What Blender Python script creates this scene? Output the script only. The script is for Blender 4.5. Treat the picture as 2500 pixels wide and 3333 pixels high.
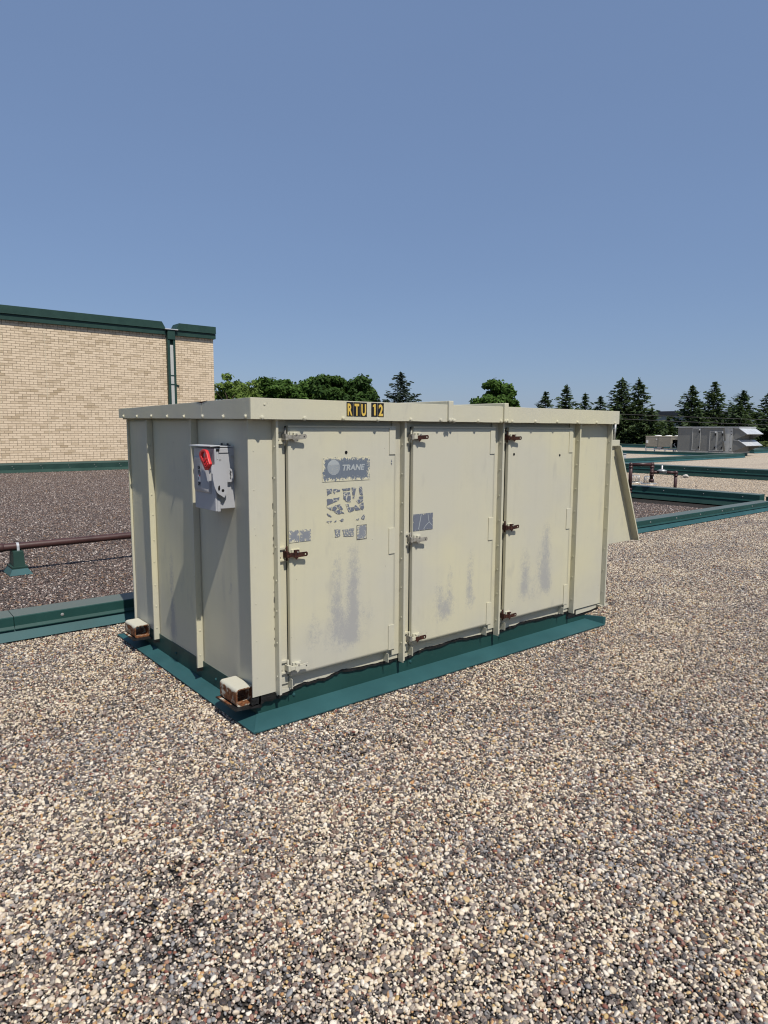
import bpy, bmesh, math, random
import numpy as np
from mathutils import Vector, Matrix, noise as mnoise

for o in list(bpy.data.objects):
    bpy.data.objects.remove(o)
S = bpy.context.scene
COL = S.collection
R = random.Random(12)
RNG = np.random.default_rng(12)

# ------------------------------------------------------------------ camera
CAM = Vector((-1.6974, -3.1844, 1.65))
CF = Vector((0.6267, 0.7697, -0.1221)).normalized()
CR = Vector((0.7758, -0.6309, 0.0046)); CR = (CR - CF * CR.dot(CF)).normalized()
CU = CR.cross(CF)
cd = bpy.data.cameras.new('camera')
cam = bpy.data.objects.new('camera', cd)
COL.objects.link(cam)
cam.matrix_world = Matrix.Translation(CAM) @ Matrix((CR, CU, -CF)).transposed().to_4x4()
cd.sensor_fit = 'HORIZONTAL'
cd.sensor_width = 36.0
cd.lens = 2200.1 / 2500 * 36
cd.clip_start = 0.05
cd.clip_end = 3000
S.camera = cam

# ------------------------------------------------------------------ light
SUN = Vector((-0.095, -0.552, 0.828)).normalized()
world = bpy.data.worlds.new('World')
S.world = world
world.use_nodes = True
wn = world.node_tree
for n in list(wn.nodes):
    wn.nodes.remove(n)
sky = wn.nodes.new('ShaderNodeTexSky')
sky.sky_type = 'NISHITA'
sky.sun_disc = False
sky.sun_elevation = math.asin(SUN.z)
sky.sun_rotation = math.atan2(SUN.x, SUN.y)
sky.altitude = 200
sky.air_density = 1.0
sky.dust_density = 0.7
sky.ozone_density = 3.0
bg = wn.nodes.new('ShaderNodeBackground')
bg.inputs['Strength'].default_value = 0.12
wo = wn.nodes.new('ShaderNodeOutputWorld')
veil = wn.nodes.new('ShaderNodeMix')          # summer haze: an even pale blue veil over the whole sky
veil.data_type = 'RGBA'
veil.inputs['Factor'].default_value = 0.69
wn.links.new(sky.outputs[0], veil.inputs[6])
veil.inputs[7].default_value = (1.52, 2.24, 3.86, 1)
tc = wn.nodes.new('ShaderNodeTexCoord'); hz = wn.nodes.new('ShaderNodeTexNoise'); hz.inputs['Scale'].default_value = 2.2; hz.inputs['Detail'].default_value = 4
mp = wn.nodes.new('ShaderNodeMapping'); mp.inputs['Scale'].default_value = (1, 1, 3.5)
mr = wn.nodes.new('ShaderNodeMapRange'); mr.inputs['To Min'].default_value = .97; mr.inputs['To Max'].default_value = 1.03
wn.links.new(tc.outputs['Generated'], mp.inputs[0]); wn.links.new(mp.outputs[0], hz.inputs['Vector']); wn.links.new(hz.outputs['Fac'], mr.inputs['Value'])
un = wn.nodes.new('ShaderNodeVectorMath'); un.operation = 'SCALE'
wn.links.new(veil.outputs[2], un.inputs[0]); wn.links.new(mr.outputs[0], un.inputs['Scale'])
wn.links.new(un.outputs[0], bg.inputs['Color'])
wn.links.new(bg.outputs[0], wo.inputs['Surface'])

sl = bpy.data.lights.new('sun', 'SUN')
sl.energy = 4.6
sl.angle = math.radians(0.53)
sl.color = (1.0, 0.945, 0.86)
so = bpy.data.objects.new('sun', sl)
COL.objects.link(so)
so.rotation_euler = SUN.to_track_quat('Z', 'Y').to_euler()
so.location = (0, 0, 30)

S.view_settings.view_transform = 'Standard'
S.view_settings.look = 'None'
S.view_settings.exposure = 0.0
S.view_settings.gamma = 1.0
S.view_settings.use_curve_mapping = False
S.render.engine = 'CYCLES'
S.cycles.max_bounces = 6
S.cycles.pixel_filter_type = 'BLACKMAN_HARRIS'
S.cycles.filter_width = 1.15

# ------------------------------------------------------------------ helpers
class MB:
    """collects polygons, builds one mesh object"""
    def __init__(s):
        s.v = []; s.f = []; s.m = []; s.sm = []
    def add(s, vs, fs, mi=0, smooth=False):
        b = len(s.v)
        s.v += [tuple(v) for v in vs]
        for f in fs:
            s.f.append([i + b for i in f]); s.m.append(mi); s.sm.append(smooth)
        return s
    def box(s, x0, x1, y0, y1, z0, z1, mi=0):
        vs = [(x, y, z) for z in (z0, z1) for y in (y0, y1) for x in (x0, x1)]
        return s.add(vs, [(0, 2, 3, 1), (4, 5, 7, 6), (0, 1, 5, 4), (2, 6, 7, 3), (0, 4, 6, 2), (1, 3, 7, 5)], mi)
    def prism(s, poly, axis, a, b, mi=0, smooth=False):
        """extrude 2D polygon along an axis ('x': poly is (y,z); 'y': (x,z); 'z': (x,y))"""
        def P(p, t):
            return {'x': (t, p[0], p[1]), 'y': (p[0], t, p[1]), 'z': (p[0], p[1], t)}[axis]
        n = len(poly)
        area = sum(poly[i][0] * poly[(i + 1) % n][1] - poly[(i + 1) % n][0] * poly[i][1] for i in range(n))
        if axis == 'y': area = -area
        if area < 0: poly = poly[::-1]
        if a > b: a, b = b, a
        vs = [P(p, a) for p in poly] + [P(p, b) for p in poly]
        fs = [tuple(range(n))[::-1], tuple(range(n, 2 * n))]
        s.add(vs, fs, mi)
        b0 = len(s.v) - 2 * n
        for i in range(n):
            j = (i + 1) % n
            s.f.append([b0 + i, b0 + j, b0 + n + j, b0 + n + i]); s.m.append(mi); s.sm.append(smooth)
        return s
    def tube(s, pts, r, seg=12, mi=0, cap=True):
        pts = [Vector(p) for p in pts]
        rs = r if isinstance(r, (list, tuple)) else [r] * len(pts)
        rings = []
        t0 = (pts[1] - pts[0]).normalized()
        n = t0.orthogonal().normalized()
        for i, p in enumerate(pts):
            if i == 0: t = pts[1] - pts[0]
            elif i == len(pts) - 1: t = pts[-1] - pts[-2]
            else: t = (pts[i + 1] - p).normalized() + (p - pts[i - 1]).normalized()
            t = t.normalized()
            n = (n - t * n.dot(t)).normalized()
            bt = t.cross(n)
            rings.append([p + (n * math.cos(k * math.tau / seg) + bt * math.sin(k * math.tau / seg)) * rs[i] for k in range(seg)])
        b = len(s.v)
        for rg in rings: s.v += [tuple(q) for q in rg]
        for i in range(len(rings) - 1):
            for k in range(seg):
                k2 = (k + 1) % seg
                s.f.append([b + i * seg + k, b + i * seg + k2, b + (i + 1) * seg + k2, b + (i + 1) * seg + k]); s.m.append(mi); s.sm.append(True)
        if cap:
            s.f.append([b + k for k in range(seg)][::-1]); s.m.append(mi); s.sm.append(False)
            s.f.append([b + (len(rings) - 1) * seg + k for k in range(seg)]); s.m.append(mi); s.sm.append(False)
        return s
    def lathe(s, prof, c, seg=20, mi=0):
        b = len(s.v)
        for r, z in prof:
            for k in range(seg):
                a = k * math.tau / seg
                s.v.append((c[0] + r * math.cos(a), c[1] + r * math.sin(a), c[2] + z))
        for i in range(len(prof) - 1):
            for k in range(seg):
                k2 = (k + 1) % seg
                s.f.append([b + i * seg + k, b + i * seg + k2, b + (i + 1) * seg + k2, b + (i + 1) * seg + k]); s.m.append(mi); s.sm.append(True)
        return s
    def mesh(s, name, mats, off=(0, 0, 0)):
        me = bpy.data.meshes.new(name)
        me.from_pydata([(v[0] - off[0], v[1] - off[1], v[2] - off[2]) for v in s.v], [], s.f)
        for m in (mats if isinstance(mats, (list, tuple)) else [mats]):
            me.materials.append(m)
        me.polygons.foreach_set('material_index', s.m)
        me.polygons.foreach_set('use_smooth', s.sm)
        me.update()
        return me

BASE = {}
def root_loc(o):
    while o is not None and o.parent is not None:
        o = o.parent
    return BASE.get(o.name, (0, 0, 0)) if o is not None else (0, 0, 0)

def tag(o, label=None, cat=None, group=None, kind=None):
    if label: o['label'] = label
    if cat: o['category'] = cat
    if group: o['group'] = group
    if kind: o['kind'] = kind
    return o

def thing(name, label, cat, loc=(0, 0, 0), group=None):
    o = bpy.data.objects.new(name, None)
    o.empty_display_size = 0.2
    COL.objects.link(o)
    o.location = loc
    BASE[o.name] = tuple(loc)
    return tag(o, label, cat, group)

def part(mb, name, mats, parent=None, bevel=0, label=None, kind=None):
    off = root_loc(parent) if parent is not None else (0, 0, 0)
    o = bpy.data.objects.new(name, mb.mesh(name, mats, off))
    COL.objects.link(o)
    if parent is not None: o.parent = parent
    if bevel:
        m = o.modifiers.new('bevel', 'BEVEL')
        m.width = bevel; m.segments = 2; m.limit_method = 'ANGLE'; m.angle_limit = math.radians(40)
    return tag(o, label=label, kind=kind)

def inst(name, me, loc, parent, rot=(0, 0, 0)):
    off = root_loc(parent)
    o = bpy.data.objects.new(name, me)
    COL.objects.link(o)
    o.parent = parent
    o.location = (loc[0] - off[0], loc[1] - off[1], loc[2] - off[2])
    o.rotation_euler = rot
    return o

# ------------------------------------------------------------------ materials
class NT:
    def __init__(s, name):
        s.m = bpy.data.materials.new(name)
        s.m.use_nodes = True
        s.t = s.m.node_tree
        s.b = s.t.nodes['Principled BSDF']
    def n(s, typ, **kw):
        nd = s.t.nodes.new(typ)
        for k, v in kw.items():
            if k.startswith('i_'):
                nd.inputs[k[2:].replace('_', ' ')].default_value = v
            else:
                setattr(nd, k, v)
        return nd
    def l(s, a, b):
        s.t.links.new(a, b)
    def noise(s, scale, detail=4, rough=.55, vec=None, dist=0):
        nd = s.n('ShaderNodeTexNoise')
        nd.inputs['Scale'].default_value = scale
        nd.inputs['Detail'].default_value = detail
        nd.inputs['Roughness'].default_value = rough
        nd.inputs['Distortion'].default_value = dist
        s.l(vec if vec is not None else s.pos(), nd.inputs['Vector'])
        return nd.outputs['Fac']
    def pos(s):
        if not hasattr(s, '_g'):
            s._g = s.n('ShaderNodeNewGeometry')
        return s._g.outputs['Position']
    def map(s, vec, scale):
        nd = s.n('ShaderNodeMapping')
        nd.inputs['Scale'].default_value = scale
        s.l(vec, nd.inputs['Vector'])
        return nd.outputs['Vector']
    def ramp(s, fac, stops, interp='LINEAR'):
        nd = s.n('ShaderNodeValToRGB')
        cr = nd.color_ramp
        cr.interpolation = interp
        while len(cr.elements) < len(stops): cr.elements.new(0.5)
        for e, (p, c) in zip(cr.elements, stops):
            e.position = p
            e.color = c if len(c) == 4 else (*c, 1)
        s.l(fac, nd.inputs['Fac'])
        return nd.outputs['Color']
    def mix(s, fac, a, b, blend='MIX'):
        nd = s.n('ShaderNodeMix', data_type='RGBA', blend_type=blend)
        if isinstance(fac, (int, float)): nd.inputs['Factor'].default_value = fac
        else: s.l(fac, nd.inputs['Factor'])
        for v, i in ((a, 6), (b, 7)):
            if isinstance(v, (tuple, list)): nd.inputs[i].default_value = (*v[:3], 1)
            else: s.l(v, nd.inputs[i])
        return nd.outputs[2]
    def math(s, op, a, b=None, clamp=False):
        nd = s.n('ShaderNodeMath', operation=op, use_clamp=clamp)
        for v, i in ((a, 0), (b, 1)):
            if v is None: continue
            if isinstance(v, (int, float)): nd.inputs[i].default_value = v
            else: s.l(v, nd.inputs[i])
        return nd.outputs[0]
    def sstep(s, v, a, b):
        nd = s.n('ShaderNodeMapRange', interpolation_type='SMOOTHSTEP')
        nd.inputs['From Min'].default_value = a
        nd.inputs['From Max'].default_value = b
        s.l(v, nd.inputs['Value'])
        return nd.outputs['Result']
    def attr(s, name):
        nd = s.n('ShaderNodeAttribute', attribute_name=name)
        return nd.outputs['Fac']
    def bump(s, h, strength, dist=.01):
        nd = s.n('ShaderNodeBump')
        nd.inputs['Strength'].default_value = strength
        nd.inputs['Distance'].default_value = dist
        s.l(h, nd.inputs['Height'])
        s.l(nd.outputs[0], s.b.inputs['Normal'])
    def col(s, c):
        if isinstance(c, tuple): s.b.inputs['Base Color'].default_value = (*c[:3], 1)
        else: s.l(c, s.b.inputs['Base Color'])
    def rough(s, r): 
        if isinstance(r, (int, float)): s.b.inputs['Roughness'].default_value = r
        else: s.l(r, s.b.inputs['Roughness'])
    def metal(s, v): s.b.inputs['Metallic'].default_value = v
    def spec(s, v): s.b.inputs['Specular IOR Level'].default_value = v

def painted(name, c, var=.12, rough=.45, dirt=(.25, .23, .19), dirt_amt=.25, spec=.4, bump=.05, scale=3.0):
    t = NT(name)
    n1 = t.noise(scale, 5)
    n2 = t.noise(scale * 14, 3)
    a = t.mix(t.sstep(n1, .3, .7), tuple(x * (1 - var) for x in c), tuple(min(1, x * (1 + var * .6)) for x in c))
    d = t.math('MULTIPLY', t.sstep(n2, .62, .8), dirt_amt)
    t.col(t.mix(d, a, dirt))
    t.l(t.math('ADD', t.math('MULTIPLY', n1, .25), rough - .12), t.b.inputs['Roughness'])
    t.spec(spec)
    t.bump(t.noise(scale * 2.2, 2), bump, .02)
    return t.m

CREAM = (.540, .508, .382)
def cream_mat(name, wear=False):
    t = NT(name)
    big = t.noise(1.1, 3)
    med = t.noise(6, 5)
    streak = t.noise(1, 4, vec=t.map(t.pos(), (22, 22, 1.2)))
    c = t.mix(t.sstep(big, .32, .68), (CREAM[0] * .93, CREAM[1] * .95, CREAM[2] * 1.02), (CREAM[0] * 1.03, CREAM[1] * 1.03, CREAM[2] * .95))
    c = t.mix(t.math('MULTIPLY', t.sstep(streak, .48, .80), .18), c, (.40, .385, .32))
    low = t.n('ShaderNodeSeparateXYZ'); t.l(t.pos(), low.inputs[0])
    gr = t.math('MULTIPLY', t.sstep(t.math('ADD', low.outputs['Z'], t.math('MULTIPLY', t.math('SUBTRACT', big, .5), .9)), .95, .15), .32)
    c = t.mix(gr, c, (.40, .395, .36))
    c = t.mix(t.math('MULTIPLY', t.sstep(med, .50, .8), .22), c, (.42, .40, .32))
    # small chips and specks
    sp = t.n('ShaderNodeTexVoronoi', feature='F1')
    sp.inputs['Scale'].default_value = 9
    t.l(t.pos(), sp.inputs['Vector'])
    spk = t.math('LESS_THAN', sp.outputs['Distance'], .028)
    c = t.mix(t.math('MULTIPLY', spk, .55), c, (.20, .18, .14))
    # long smudges
    sm = t.noise(1, 3, vec=t.map(t.pos(), (9, 9, 3)))
    c = t.mix(t.math('MULTIPLY', t.sstep(sm, .60, .78), .34), c, (.33, .32, .29))
    if wear:
        w = t.attr('wear')
        nz = t.noise(30, 8, .8)
        nz2 = t.noise(1, 5, .65, vec=t.map(t.pos(), (60, 60, 22)))
        f = t.math('ADD', t.math('MULTIPLY', nz, .66), t.math('MULTIPLY', nz2, .34))
        f = t.math('ADD', f, t.math('MULTIPLY', w, .50))
        f = t.math('ADD', f, t.math('MULTIPLY', t.math('SUBTRACT', t.noise(150, 3, .75), .5), .55))
        m = t.math('MULTIPLY', t.sstep(f, .55, .90), .72)
        m = t.math('MULTIPLY', m, t.sstep(w, .02, .20))
        c = t.mix(m, c, (.285, .288, .298))
    t.col(c)
    t.rough(t.math('ADD', t.math('MULTIPLY', med, .25), .36))
    t.spec(.35)
    t.bump(t.noise(5, 2), .08, .02)
    return t.m

M = {}
M['cream'] = cream_mat('cream paint')
M['cream_worn'] = cream_mat('cream paint worn through', True)
def sky_sheen(m, sheen, amt):
    # pale sky sheen of the level tops, painted into the base colour
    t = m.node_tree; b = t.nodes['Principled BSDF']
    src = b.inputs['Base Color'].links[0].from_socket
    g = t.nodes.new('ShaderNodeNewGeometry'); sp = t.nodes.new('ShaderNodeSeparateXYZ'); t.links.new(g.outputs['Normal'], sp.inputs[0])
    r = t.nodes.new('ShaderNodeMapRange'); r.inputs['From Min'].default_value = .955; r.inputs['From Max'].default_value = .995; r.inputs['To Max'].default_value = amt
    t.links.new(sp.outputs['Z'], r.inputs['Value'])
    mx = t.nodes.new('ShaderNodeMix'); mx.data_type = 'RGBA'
    t.links.new(r.outputs[0], mx.inputs['Factor']); t.links.new(src, mx.inputs[6]); mx.inputs[7].default_value = (*sheen, 1)
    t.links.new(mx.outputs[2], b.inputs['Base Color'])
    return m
M['teal'] = painted('green painted metal', (.027, .086, .092), .14, .52, (.08, .15, .15), .2, .22, .06)
M['green_dark'] = painted('dark green coping', (.022, .055, .045), .12, .50, (.08, .1, .09), .2, .25, .05)
M['green_cap'] = sky_sheen(painted('dark green cap', (.015, .056, .050), .12, .48, (.06, .11, .10), .2, .22, .05), (.17, .185, .165), .62)
M['dark'] = painted('black sealant', (.012, .012, .012), .3, .55, (.05, .045, .04), .5, .3, .6, 12)
M['black'] = painted('black', (.01, .01, .01), .1, .6, (.02, .02, .02), .1, .2)
M['grey_steel'] = painted('grey enamel', (.40, .405, .42), .05, .38, (.3, .3, .3), .12, .45, .03)
M['red'] = painted('red plastic', (.62, .028, .03), .06, .35, (.35, .02, .02), .1, .5, .02)
M['zinc'] = painted('zinc', (.40, .40, .385), .2, .4, (.3, .28, .25), .5, .5, .2, 12)
M['zinc'].node_tree.nodes['Principled BSDF'].inputs['Metallic'].default_value = .5
M['steel_old'] = painted('old steel', (.25, .235, .20), .3, .45, (.10, .06, .04), .6, .5, .3, 20)
M['pipe'] = painted('brown painted pipe', (.058, .025, .022), .2, .45, (.10, .055, .045), .4, .45, .1, 5)
M['white'] = painted('white label', (.72, .72, .70), .06, .5, (.4, .4, .4), .3)
M['ahu'] = painted('grey air handler paint', (.20, .20, .185), .06, .5, (.15, .15, .15), .2, .3, .03, 1)
M['ahu_light'] = painted('light grey trim', (.48, .48, .45), .06, .5, (.3, .3, .3), .2)
M['galv'] = painted('galvanised', (.48, .50, .52), .12, .35, (.4, .4, .4), .3, .5, .05)
M['cond'] = painted('tan condenser paint', (.33, .30, .235), .06, .5, (.2, .2, .2), .2)
M['cond_light'] = painted('light tan paint', (.55, .49, .36), .06, .5, (.3, .3, .3), .2)
M['gold'] = painted('gold vinyl', (.62, .43, .085), .08, .4, (.3, .2, .05), .2)
M['vinyl'] = painted('black vinyl', (.011, .010, .010), .1, .45, (.03, .03, .03), .2)
M['stone'] = painted('pale stone', (.5, .47, .42), .2, .8, (.3, .3, .28), .4, .2, .5, 8)
M['bark'] = painted('bark', (.075, .055, .042), .3, .85, (.03, .02, .02), .4, .2, .5, 6)
M['wallgrey'] = painted('grey cladding', (.30, .30, .31), .05, .6, (.2, .2, .2), .2)
M['roofdark'] = painted('dark roofing', (.06, .06, .07), .1, .7, (.1, .1, .1), .2)
M['wire'] = painted('wire', (.05, .05, .05), .1, .6)
M['bulb'] = painted('mortar', (.27, .215, .155), .12, .85, (.2, .17, .13), .3, .2, .3, 6)

def rust_mat():
    t = NT('rusty cream paint')
    n = t.noise(16, 6, .65)
    n2 = t.noise(60, 4)
    geo = t.n('ShaderNodeNewGeometry')
    sep = t.n('ShaderNodeSeparateXYZ'); t.l(geo.outputs['Normal'], sep.inputs[0])
    # the upright faces have rusted, the top still holds its paint
    up = t.math('ABSOLUTE', sep.outputs['Z'])
    hi = t.n('ShaderNodeSeparateXYZ'); t.l(t.pos(), hi.inputs[0])
    up = t.math('MULTIPLY', up, t.math('GREATER_THAN', hi.outputs['Z'], .16))
    f = t.math('SUBTRACT', t.math('ADD', n, .12), t.math('MULTIPLY', up, .30))
    rc = t.ramp(n2, [(.3, (.07, .026, .012)), (.5, (.16, .060, .024)), (.72, (.25, .115, .05))])
    t.col(t.mix(t.sstep(f, .50, .62), (.50, .48, .39), rc))
    t.rough(.75); t.spec(.25)
    t.bump(n2, .4, .006)
    return t.m
M['rust_paint'] = rust_mat()

def rust_full():
    t = NT('brown rust')
    n2 = t.noise(70, 4)
    t.col(t.ramp(n2, [(.3, (.020, .010, .008)), (.55, (.048, .018, .012)), (.78, (.088, .034, .019))]))
    t.rough(.8); t.spec(.2); t.bump(n2, .3, .004)
    return t.m
M['rust'] = rust_full()

STONE_STOPS = [(0, (.69, .59, .435)), (.12, (.75, .67, .55)), (.22, (.56, .445, .305)), (.30, (.60, .505, .39)), (.385, (.33, .275, .235)),
               (.465, (.50, .345, .15)), (.50, (.195, .158, .135)), (.585, (.095, .082, .077)), (.675, (.040, .037, .041)),
               (.785, (.145, .088, .066)), (.87, (.21, .075, .052)), (.91, (.024, .022, .024)), (.955, (.47, .25, .10)), (.975, (.26, .255, .255))]
BROWN_STOPS = [(0, (.42, .33, .275)), (.08, (.55, .49, .44)), (.14, (.23, .168, .135)), (.22, (.165, .130, .115)), (.32, (.108, .083, .075)),
               (.45, (.075, .056, .052)), (.58, (.046, .037, .036)), (.74, (.028, .024, .025)),
               (.86, (.088, .048, .040)), (.93, (.11, .048, .038)), (.965, (.25, .155, .09))]
TAN_STOPS = [(0, (.60, .49, .36)), (.22, (.64, .56, .45)), (.36, (.46, .36, .255)), (.50, (.38, .32, .25)), (.64, (.23, .19, .155)),
             (.78, (.12, .10, .085)), (.93, (.5, .36, .2))]

def gravel_mat(name, stops, dark_shift):
    t = NT(name)
    oi = t.n('ShaderNodeObjectInfo')
    cb = t.n('ShaderNodeCombineXYZ')
    t.l(t.attr('rnd'), cb.inputs[0]); t.l(oi.outputs['Random'], cb.inputs[1])
    wn_ = t.n('ShaderNodeTexWhiteNoise', noise_dimensions='3D')
    t.l(cb.outputs[0], wn_.inputs['Vector'])
    # lighter and darker drifts of stones
    drift = t.math('MULTIPLY', t.math('SUBTRACT', t.noise(1.3, 5), .44), dark_shift)
    v = t.math('ADD', wn_.outputs['Value'], drift, clamp=True)
    c = t.ramp(v, stops, 'CONSTANT')
    sp = t.noise(260, 3, .7)
    c = t.mix(t.math('MULTIPLY', t.sstep(sp, .45, .75), .38), c, t.mix(.5, c, (.10, .09, .08)))
    c = t.mix(t.math('MULTIPLY', t.sstep(t.noise(90, 2), .55, .8), .22), c, (.62, .58, .50))
    t.col(c)
    t.rough(.62); t.spec(.3)
    return t.m
M['gravel'] = gravel_mat('mixed river gravel', STONE_STOPS, .85)
M['gravel_brown'] = gravel_mat('brown roof gravel', BROWN_STOPS, .35)
M['gravel_tan'] = gravel_mat('tan roof gravel', TAN_STOPS, .35)

def roof_mat(name, stops):
    """gravel seen too far off to tell stones apart"""
    t = NT(name)
    vo = t.n('ShaderNodeTexVoronoi', feature='F1')
    vo.inputs['Scale'].default_value = 62
    t.l(t.pos(), vo.inputs['Vector'])
    sep = t.n('ShaderNodeSeparateColor'); t.l(vo.outputs['Color'], sep.inputs[0])
    drift = t.math('MULTIPLY', t.math('SUBTRACT', t.noise(.5, 5), .5), .5)
    c = t.ramp(t.math('ADD', sep.outputs[0], drift, clamp=True), stops, 'CONSTANT')
    c = t.mix(t.math('MULTIPLY', t.sstep(vo.outputs['Distance'], .45, .7), .6), c, (.05, .045, .04))
    c = t.mix(.30, c, (.62, .54, .42))
    band = t.noise(1, 4, vec=t.map(t.pos(), (.12, .5, 1)))
    c = t.mix(t.math('MULTIPLY', t.sstep(band, .52, .7), .3), c, (.20, .15, .12))
    t.col(c); t.rough(.85); t.spec(.15)
    inv = t.math('SUBTRACT', 1.0, vo.outputs['Distance'])
    t.bump(inv, .25, .008)
    return t.m
M['roof_tan'] = roof_mat('far tan gravel', TAN_STOPS)
M['bed'] = painted('dark roof bed', (.035, .031, .028), .4, .9, (.09, .08, .07), .6, .15, .6, 30)

def brick_mat():
    t = NT('buff brick')
    oi = t.n('ShaderNodeObjectInfo')
    cb = t.n('ShaderNodeCombineXYZ')
    t.l(t.attr('rnd'), cb.inputs[0]); t.l(oi.outputs['Random'], cb.inputs[1])
    wn_ = t.n('ShaderNodeTexWhiteNoise', noise_dimensions='3D')
    t.l(cb.outputs[0], wn_.inputs['Vector'])
    drift = t.math('MULTIPLY', t.math('SUBTRACT', t.noise(.9, 4), .5), .30)
    v = t.math('ADD', wn_.outputs['Value'], drift, clamp=True)
    c = t.ramp(v, [(0, (.745, .605, .438)), (.45, (.715, .578, .415)), (.75, (.65, .52, .368)), (.93, (.56, .445, .305)), (1, (.49, .38, .25))])
    c = t.mix(t.math('MULTIPLY', t.sstep(t.noise(40, 4), .5, .8), .25), c, (.42, .33, .22))
    t.col(c); t.rough(.85); t.spec(.2)
    t.bump(t.noise(120, 3), .25, .003)
    return t.m
M['brick'] = brick_mat()

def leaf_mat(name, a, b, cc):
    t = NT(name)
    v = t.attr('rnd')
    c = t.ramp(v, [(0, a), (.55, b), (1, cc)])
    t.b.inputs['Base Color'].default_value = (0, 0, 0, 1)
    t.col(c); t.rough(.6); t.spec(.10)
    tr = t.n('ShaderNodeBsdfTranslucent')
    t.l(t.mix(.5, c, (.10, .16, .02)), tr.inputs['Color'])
    ms = t.n('ShaderNodeMixShader'); ms.inputs[0].default_value = .22
    t.l(t.b.outputs[0], ms.inputs[1]); t.l(tr.outputs[0], ms.inputs[2])
    t.l(ms.outputs[0], t.t.nodes['Material Output'].inputs['Surface'])
    return t.m
M['leaf_mid'] = leaf_mat('maple leaves', (.036, .074, .015), (.058, .112, .021), (.088, .158, .034))
M['leaf_dark'] = leaf_mat('dark maple leaves', (.026, .054, .014), (.042, .082, .019), (.066, .118, .028))
M['leaf_light'] = leaf_mat('light ash leaves', (.095, .145, .030), (.14, .205, .045), (.185, .25, .07))
M['needle'] = leaf_mat('spruce needles', (.034, .056, .027), (.060, .090, .040), (.10, .132, .058))
M['needle_blue'] = leaf_mat('blue spruce needles', (.034, .052, .046), (.058, .080, .070), (.100, .125, .105))
M['bush'] = leaf_mat('juniper leaves', (.050, .070, .020), (.080, .100, .030), (.110, .130, .045))

# ------------------------------------------------------------------ gravel
def ico(sub):
    bm = bmesh.new()
    bmesh.ops.create_icosphere(bm, subdivisions=sub, radius=1)
    v = np.array([x.co[:] for x in bm.verts]); f = np.array([[q.index for q in p.verts] for p in bm.faces])
    bm.free()
    return v, f

def pebble_tile(sub, seed, sparse=0, size=1.0, spacing=.0135):
    """a square metre of loose rounded stones (vertices, faces, per stone random)"""
    rg = np.random.default_rng(seed)
    v0, f0 = ico(sub)
    shapes = []
    for k in range(10):
        v = v0.copy()
        for _ in range(5):                       # flatten a few sides, as river stones are
            d = rg.normal(size=3); d /= np.linalg.norm(d)
            h = rg.uniform(.55, .85)
            s = v @ d
            v -= np.outer(np.maximum(s - h, 0) * .8, d)
        shapes.append(v)
    n = int(1 / spacing)
    gx, gy = np.meshgrid(np.arange(n), np.arange(n), indexing='ij')
    px = (gx + .5 * (gy % 2) + .5 + rg.uniform(-.42, .42, gx.shape)) / n
    py = (gy + .5 + rg.uniform(-.42, .42, gx.shape)) / n
    P = np.stack([px.ravel(), py.ravel()], 1)
    extra = rg.uniform(0, 1, (int(n * n * .30), 2))
    P = np.concatenate([P, extra])
    z = np.concatenate([rg.uniform(.001, .006, n * n), rg.uniform(.006, .012, len(extra))])
    if sparse:
        keep = np.ones(len(P), bool)
        for i, p in enumerate(P):
            q = mnoise.noise(Vector((p[0] * 4 + seed, p[1] * 4, 3.3))) + .5 * mnoise.noise(Vector((p[0] * 11, p[1] * 11 + seed, 1)))
            e = min(p[0], 1 - p[0], p[1], 1 - p[1]) * 4
            if q * min(1, e) > .34 - sparse * .12 and rg.random() < .40: keep[i] = False
        P = P[keep]; z = z[keep]
    N = len(P)
    r = np.clip(rg.lognormal(math.log(.0070), .36, N), .0033, .0165) * size
    sc = np.stack([r * rg.uniform(1.0, 1.45, N), r * rg.uniform(.8, 1.1, N), r * rg.uniform(.5, .85, N)], 1)
    a = rg.uniform(0, math.tau, N); tx = rg.normal(0, .35, N); ty = rg.normal(0, .35, N)
    ca, sa = np.cos(a), np.sin(a); cx, sx = np.cos(tx), np.sin(tx); cy, sy = np.cos(ty), np.sin(ty)
    Z = np.zeros(N); O = np.ones(N)
    Rz = np.stack([ca, -sa, Z, sa, ca, Z, Z, Z, O], 1).reshape(N, 3, 3)
    Rx = np.stack([O, Z, Z, Z, cx, -sx, Z, sx, cx], 1).reshape(N, 3, 3)
    Ry = np.stack([cy, Z, sy, Z, O, Z, -sy, Z, cy], 1).reshape(N, 3, 3)
    Rm = Rz @ Rx @ Ry
    pick = rg.integers(0, len(shapes), N)
    base = np.array(shapes)[pick] * sc[:, None, :]
    V = np.einsum('nij,nkj->nki', Rm, base)
    V[:, :, 0] += P[:, 0, None] - .5; V[:, :, 1] += P[:, 1, None] - .5; V[:, :, 2] += (z + sc[:, 2] * .7)[:, None]
    nv = len(v0)
    F = (f0[None] + (np.arange(N) * nv)[:, None, None]).reshape(-1, 3)
    rnd = np.repeat(rg.uniform(0, 100, N), nv)
    return V.reshape(-1, 3), F, rnd

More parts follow.
